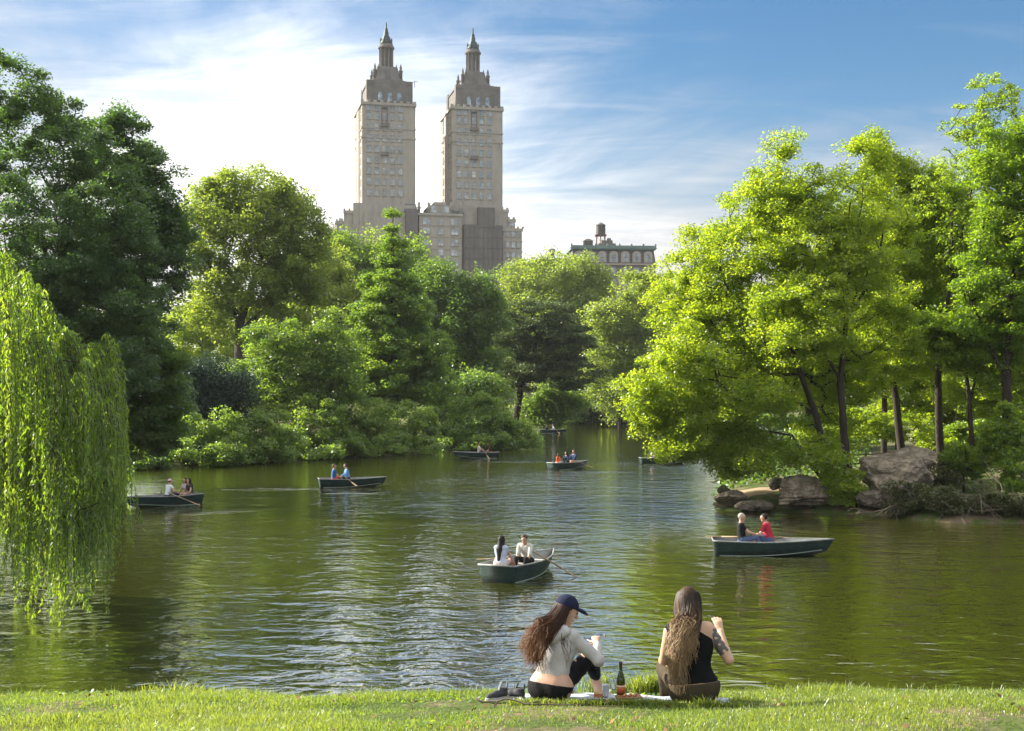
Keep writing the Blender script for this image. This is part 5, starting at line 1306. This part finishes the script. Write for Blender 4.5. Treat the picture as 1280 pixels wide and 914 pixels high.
    m = MB(); m.box(-.035,.035,-.025,.025,0,.042); m.build('carton', surf('carton', (.42,.15,.06), (.34,.11,.05), .7, 20, .2), bx); m = MB(); m.frustum((0,0), .037,.027,.042,.034,.024,.052); m.build('lid', surf('carton_lid', (.50,.36,.16), None, .7, 20, .2), bx)
    # ---- sneakers
    def sneaker(px, Y, yaw_, lab, tall=0):
        r_ = empty('shoe', at(px, Y, .03), yaw_, lab, 'shoe', 'shoes left on the grass')
        m = MB(); v = []; prof = [(-.13,.032),(-.10,.040),(-.03,.036),(.05,.047),(.10,.043),(.135,.025),(.145,.004)]
        top_ = [(x, y) for x, y in prof]; loop = top_+[(x, -y) for x, y in top_[::-1]]; n = len(loop)
        m.add([(x,y,0) for x,y in loop]+[(x,y,.028) for x,y in loop], [tuple(range(n-1,-1,-1)), tuple(range(n,2*n))]+[(i,(i+1) % n,n+(i+1) % n,n+i) for i in range(n)]); m.build('sole', surf('sole', (.50,.49,.47), None, .7, 20, .2), r_)
        D_ = [((-.09,0,.05),(.02,0,.05),.040,.042,.03), ((.02,0,.045),(.10,0,.038),.040,.032,.03), ((-.09,0,.06),(-.10,0,.115),.036,.036,.03), ((-.05,0,.07),(-.07,0,.11),.036,.034,.03)]
        sdf_mesh('upper', D_, .006, surf('shoe_upper', (.06,.062,.07), (.04,.04,.046), .8, 20, .2), r_, 0, lambda g: np.maximum(.024-g[...,2], np.minimum(g[...,2]-.118, 9)))
        r_.scale = (.8,)*3
        sdf_mesh('tongue', [((-.02,0,.085),(-.055,0,.165),.024,.020,.01,((1,0,.5),.35))], .005, surf('tongue', (.17,.175,.19), None, .8, 20, .2), r_)
        sdf_mesh('heel_tab', [((-.125,0,.09),(-.135,0,.16),.018,.014,.01,((1,0,0),.5))], .005, surf('heel_tab', (.15,.155,.165), None, .8, 20, .2), r_)
    sneaker(621, 11.0, R(215), 'dark sneaker lying nearer the twig, toe pointing away from the people'); sneaker(642, 11.1, R(150), 'dark sneaker closest to the hip of the person in the cap')
    # ---- twig
    pts = [(594,872),(603,878),(612,877),(622,877),(632,873.5),(645,876),(656,881),(668,883),(684,884),(700,888),(730,891)]
    W3 = []
    for i, (a, b_) in enumerate(pts):
        Y = 10.62-.012*i; x = (a-CX)/F*Y; W3.append((x, Y, max(ZC-(b_-HY)/F*Y, gz(x, Y)+.03)))
    tw = MB(); c0 = W3[0]; tw.tube([np.array(w_)-np.array(c0) for w_ in W3], list(np.linspace(.011, .004, len(W3))), 7)
    k = np.array(W3[3])-np.array(c0); tw.tube([k, k+np.array([-.03,-.05,-.03]), k+np.array([-.05,-.09,-.045])], [.007,.005,.003], 5); k = np.array(W3[6])-np.array(c0); tw.tube([k, k+np.array([.06,.03,.01]), k+np.array([.13,.05,.012])], [.006,.005,.003], 5)
    o = tw.build('twig', M['twig']); o.location = c0; tag(o, 'long crooked dry twig lying on the grass before the shoes', 'twig')
    # ---- grass
    def blades(x, y, h, w, lean_, z0=None):
        n = len(x); z_ = ground_z(x, y)-.008 if z0 is None else z0; a = rng.uniform(0, 6.28, n); d = np.stack([np.cos(a), np.sin(a)], 1); b_ = rng.uniform(0, 6.28, n); s = np.stack([np.cos(b_), np.sin(b_)], 1)*w[:,None]*.5
        base = np.stack([x, y, z_], 1); mid = base+np.concatenate([d*(h*lean_*.35)[:,None], (h*.6)[:,None]], 1); tip_ = base+np.concatenate([d*(h*lean_)[:,None], (h*(1-.25*lean_))[:,None]], 1)
        s3 = np.concatenate([s, np.zeros((n,1))], 1)
        v = np.stack([base-s3, base+s3, mid+s3*.8, mid-s3*.8, tip_], 1).reshape(-1, 3)
        k_ = np.arange(n)[:,None]*5; f1 = k_+np.array([0,1,2,3]); f2 = k_+np.array([3,2,4])
        return v, np.concatenate([f1.ravel(), f2.ravel()]), np.concatenate([np.full(n, 4), np.full(n, 3)])
    n = 210000; Y = 8.3+rng.random(n)*5.0; X = (rng.random(n)-.5)*2*(Y*.43+.2)
    pat = vnoise(X, Y, 1.7, 21)*.6+vnoise(X, Y, 4.5, 22)*.4
    keep = rng.random(n) < np.clip(.74+pat*.75-np.clip((9.6-Y)*.22, 0, .35)*(pat < .1), .08, 1); X, Y, pat = X[keep], Y[keep], pat[keep]; n = len(X)
    h = rng.uniform(.014, .06, n)*(1+.75*np.clip(pat, -.8, 1.4))+np.where(rng.random(n) < .03, rng.uniform(.02, .07, n), 0); h *= 1+.5*np.clip(Y-11.4, 0, 1)
    # lighter stand where people sit
    on = (np.abs(X-(690-CX)/F*11) < .28) & (np.abs(Y-11.05) < .2) | (np.abs(X-(868-CX)/F*11) < .28) & (np.abs(Y-11.0) < .2); h = np.where(on, .012, h)
    v, fi, sz = blades(X, Y, h, rng.uniform(.004, .008, n), rng.uniform(.2, 1.1, n))
    tint = np.clip(.42+pat*.22+vnoise(X, Y, .9, 40)*.16+rng.normal(0, .2, n), 0, 1)
    # some dry blades run pale: keep the same material with the highest tint
    o = mesh_np('grass', v, fi, sz, M['grass_blade'], None, False, False, np.concatenate([tint, tint])); tag(o, 'short uneven lawn grass on the bank', 'grass', kind='stuff')
    def tuft(lab, px, Y0, n, hh, sp, name='grass_tuft', cat='tall grass'):
        x0 = (px-CX)/F*Y0; x = x0+np.clip(rng.normal(0, sp, n), -1.9*sp, 1.9*sp); y = Y0+rng.normal(0, sp*.35, n); g = gz(x0, Y0)
        v, fi, sz = blades(x, y, rng.uniform(.5, 1, n)*hh, rng.uniform(.006, .012, n), rng.uniform(.2, .9, n)); t = np.clip(rng.normal(.7, .2, n), 0, 1)
        o = mesh_np(name, v-np.array([x0, Y0, g]), fi, sz, M['grass_blade'], None, False, False, np.concatenate([t, t])); o.location = (x0, Y0, g); tag(o, lab, cat, 'tufts on the bank edge')
    tuft('tall sunlit grass tuft beside the hip of the person with blonde hair', 822, 11.9, 420, .30, .11)
    tuft('loose grass tuft between the wine bottle and the person with blonde hair', 800, 12.0, 200, .24, .10)
    tuft('thin tall grass tuft rising behind the cup', 748, 12.1, 120, .30, .10)
    tuft('small grass tuft in front of the dark trousers of the blonde person', 884, 10.72, 90, .15, .05)
    tuft('grass tuft in front of the leggings of the person in the cap', 712, 10.74, 90, .10, .06)
    tuft('weedy tuft at the bank edge near the willow', 218, 12.4, 170, .22, .16)
    tuft('small weedy tuft at the bank edge beneath the white reflections', 255, 12.3, 90, .16, .12)
    tuft('grass tuft at the bank edge well beyond the blonde person', 1010, 12.2, 150, .17, .25)
    for i_, (px_, lab_) in enumerate(((668,'low grass fringe before the hem of the leggings'),(745,'low grass fringe before the snack box'),(795,'low grass fringe before the cutting board'),(845,'low grass fringe before the blonde person'),(905,'low grass fringe at the outer blanket corner'))):
        tuft(lab_, px_, 10.80, 520, .085, .11)
    # broad leaved weeds in the lawn
    n = 5200; Y = 8.5+rng.random(n)*3.9; X = (rng.random(n)-.5)*2*Y*.43; k = vnoise(X, Y, 2.3, 31) > .75; X, Y = X[k], Y[k]
    v, fi, sz, t = leaf_quads(np.stack([X, Y, ground_z(X, Y)+rng.uniform(.01, .045, len(X))], 1), .045, 1.2, .7)
    o = mesh_np('lawn_weeds', v, fi, sz, M['leaf_mid'], None, False, False, t); tag(o, 'low broad leaved weeds in the lawn', 'weeds', kind='stuff')
    n = 240; Y = 8.6+rng.random(n)*3.6; X = (rng.random(n)-.5)*2*Y*.42
    v, fi, sz, t = leaf_quads(np.stack([X, Y, ground_z(X, Y)+rng.uniform(.02, .05, n)], 1), .05, 1.6, .6)
    o = mesh_np('fallen_leaves', v, fi, sz, surf('dry_leaf', (.24,.15,.07), (.13,.08,.04), .9, 9, .1)); tag(o, 'scattered dry brown leaves on the lawn', 'leaves', kind='stuff')
build_bank()
# ---------------------------------------------------------------- sky, sun, camera
SUN_AZ, SUN_EL = R(-68), R(28)            # azimuth from the view direction (+Y), negative to the left
sdir = Vector((math.sin(SUN_AZ)*math.cos(SUN_EL), math.cos(SUN_AZ)*math.cos(SUN_EL), math.sin(SUN_EL)))
def build_world():
    w = bpy.data.worlds.new('World'); SC.world = w; w.use_nodes = True
    nt = w.node_tree; nt.nodes.clear(); out = nt.nodes.new('ShaderNodeOutputWorld'); bg = nt.nodes.new('ShaderNodeBackground')
    L = nt.links.new
    sky = nt.nodes.new('ShaderNodeTexSky'); sky.sky_type = 'NISHITA'; sky.sun_disc = False
    sky.sun_elevation = SUN_EL; sky.sun_rotation = SUN_AZ; sky.air_density = 1.0; sky.dust_density = .6; sky.ozone_density = 2.0
    tc = nt.nodes.new('ShaderNodeTexCoord'); sp = nt.nodes.new('ShaderNodeSeparateXYZ'); L(tc.outputs['Generated'], sp.inputs[0])
    def mth(op, a, b=None, clamp=False):
        m = nt.nodes.new('ShaderNodeMath'); m.operation = op; m.use_clamp = clamp
        for i, q in enumerate((a, b)):
            if q is None: continue
            if isinstance(q, (int, float)): m.inputs[i].default_value = q
            else: L(q, m.inputs[i])
        return m.outputs[0]
    x, y, z = sp.outputs[0], sp.outputs[1], sp.outputs[2]
    # flat cloud sheet high above: project the direction on it
    zz = mth('ADD', mth('MAXIMUM', z, 0.0), .10)
    u = mth('DIVIDE', x, zz); v = mth('DIVIDE', y, zz)
    cb = nt.nodes.new('ShaderNodeCombineXYZ'); L(u, cb.inputs[0]); L(v, cb.inputs[1])
    def noise(sc, det, rot, stx, sty, rough=.6, dist=0.0, ofs=0.0):
        mp = nt.nodes.new('ShaderNodeMapping'); mp.inputs['Rotation'].default_value = (0,0,R(rot)); mp.inputs['Scale'].default_value = (stx, sty, 1); mp.inputs['Location'].default_value = (ofs, ofs*.7, 0)
        L(cb.outputs[0], mp.inputs[0]); n = nt.nodes.new('ShaderNodeTexNoise'); n.inputs['Scale'].default_value = sc; n.inputs['Detail'].default_value = det
        n.inputs['Roughness'].default_value = rough; n.inputs['Distortion'].default_value = dist; L(mp.outputs[0], n.inputs['Vector']); return n.outputs['Fac']
    n1 = noise(.9, 7, 25, 1.0, .55, .58, .5, 3.0); n2 = noise(2.2, 8, 35, .7, 1.5, .6, 1.4, 1.0); n3 = noise(.5, 3, 0, 1, 1, .5, .2, 7.0)
    # the cloud bank lies to the left and low; it thins up to the right
    cov = mth('ADD', mth('ADD', mth('MULTIPLY', x, -.38), mth('ADD', mth('MULTIPLY', z, -3.0), mth('MULTIPLY', mth('MAXIMUM', mth('SUBTRACT', .18, z), 0.0), 2.0))), mth('ADD', mth('MULTIPLY', mth('MAXIMUM', mth('SUBTRACT', z, .31), 0.0), 7.0), .27))  # also adds an unseen cloud deck overhead for fill and lake reflections
    f = mth('ADD', mth('ADD', mth('MULTIPLY', n1, 1.15), mth('MULTIPLY', n2, .5)), mth('MULTIPLY', n3, .6))
    f = mth('ADD', f, cov); f = mth('ADD', f, -.46)
    mr = nt.nodes.new('ShaderNodeMapRange'); mr.interpolation_type = 'SMOOTHSTEP'; L(f, mr.inputs[0]); mr.inputs[1].default_value = -.05; mr.inputs[2].default_value = .72; mr.inputs[3].default_value = 0; mr.inputs[4].default_value = 1
    # clouds scatter the sun forward: brighter towards it
    dp = nt.nodes.new('ShaderNodeVectorMath'); dp.operation = 'DOT_PRODUCT'; L(tc.outputs['Generated'], dp.inputs[0]); dp.inputs[1].default_value = sdir
    fw = mth('POWER', mth('MAXIMUM', dp.outputs['Value'], 0.0), 3.0)
    lum = mth('ADD', mth('MULTIPLY', fw, CLOUD_F), CLOUD_B)
    lum = mth('MULTIPLY', lum, mth('ADD', mth('ADD', mth('MULTIPLY', n2, .8), mth('MULTIPLY', n1, .55)), .30))
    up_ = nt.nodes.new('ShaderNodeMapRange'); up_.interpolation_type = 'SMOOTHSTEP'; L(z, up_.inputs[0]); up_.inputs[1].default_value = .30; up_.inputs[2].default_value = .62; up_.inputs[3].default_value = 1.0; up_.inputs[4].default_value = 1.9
    lum = mth('MULTIPLY', lum, mth('ADD', up_.outputs[0], mth('MULTIPLY', mth('MAXIMUM', mth('MULTIPLY', y, -1.0), 0.0), .8)))      # added fill light: unseen cloud overhead and behind the camera brightened
    gd = Vector((math.sin(R(-7))*math.cos(R(9)), math.cos(R(-7))*math.cos(R(9)), math.sin(R(9))))        # thin bright cloud glowing behind the towers
    d2 = nt.nodes.new('ShaderNodeVectorMath'); d2.operation = 'DOT_PRODUCT'; L(tc.outputs['Generated'], d2.inputs[0]); d2.inputs[1].default_value = gd
    gl = mth('POWER', mth('MAXIMUM', d2.outputs['Value'], 0.0), 55.0)
    lum = mth('MULTIPLY', lum, mth('ADD', mth('MULTIPLY', gl, GLOW), 1.0))
    cc = nt.nodes.new('ShaderNodeCombineXYZ'); L(lum, cc.inputs[0]); L(mth('MULTIPLY', lum, .995), cc.inputs[1]); L(mth('MULTIPLY', lum, 1.0), cc.inputs[2])
    mx = nt.nodes.new('ShaderNodeMix'); mx.data_type = 'RGBA'; L(mr.outputs[0], mx.inputs[0]); hs = nt.nodes.new('ShaderNodeHueSaturation'); hs.inputs['Saturation'].default_value = 1.4; hs.inputs['Value'].default_value = .84; L(sky.outputs[0], hs.inputs['Color']); L(hs.outputs[0], mx.inputs[6]); L(cc.outputs[0], mx.inputs[7])
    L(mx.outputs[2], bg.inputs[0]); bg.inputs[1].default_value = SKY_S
    L(bg.outputs[0], out.inputs[0])
SKY_S = .05; GLOW = 1.35; CLOUD_F = 1.0; CLOUD_B = 4.5
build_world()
sl = bpy.data.lights.new('Sun', 'SUN'); sl.energy = 5.0; sl.angle = R(.6); sl.color = (1.0, .93, .80)
so = bpy.data.objects.new('Sun', sl); COL.objects.link(so); so.rotation_euler = sdir.to_track_quat('Z', 'Y').to_euler()
cd = bpy.data.cameras.new('Camera'); cam = bpy.data.objects.new('Camera', cd); COL.objects.link(cam)
cam.location = (0, 0, ZC); cam.rotation_euler = (R(90), 0, 0); cd.sensor_width = 36; cd.lens = 36*F/1280; cd.shift_y = (HY-457)/1280
cd.clip_start = .1; cd.clip_end = 6000; SC.camera = cam
SC.view_settings.view_transform = 'Standard'; SC.view_settings.look = 'None'; SC.view_settings.gamma = 1; SC.view_settings.use_curve_mapping = False
SC.view_settings.exposure = 1.7
SC.render.engine = 'CYCLES'
cy = SC.cycles; cy.max_bounces = 8; cy.diffuse_bounces = 5; cy.glossy_bounces = 3; cy.transmission_bounces = 5; cy.transparent_max_bounces = 4; cy.use_denoising = True
cy.caustics_reflective = False; cy.caustics_refractive = False; cy.sample_clamp_indirect = 6

def build_haze():
    m, nt, out = new_mat('haze_air')
    v = nt.nodes.new('ShaderNodeVolumePrincipled'); v.inputs['Color'].default_value = (.92,.95,1,1); v.inputs['Density'].default_value = HAZE; v.inputs['Anisotropy'].default_value = .1
    nt.links.new(v.outputs[0], out.inputs['Volume'])
    b = MB(); b.box(-2600, 2600, -220, 4100, -4, 140); o = b.build('haze', m); tag(o, 'thin pale haze in the air over the lake', 'haze', kind='stuff')
HAZE = .000085
build_haze()
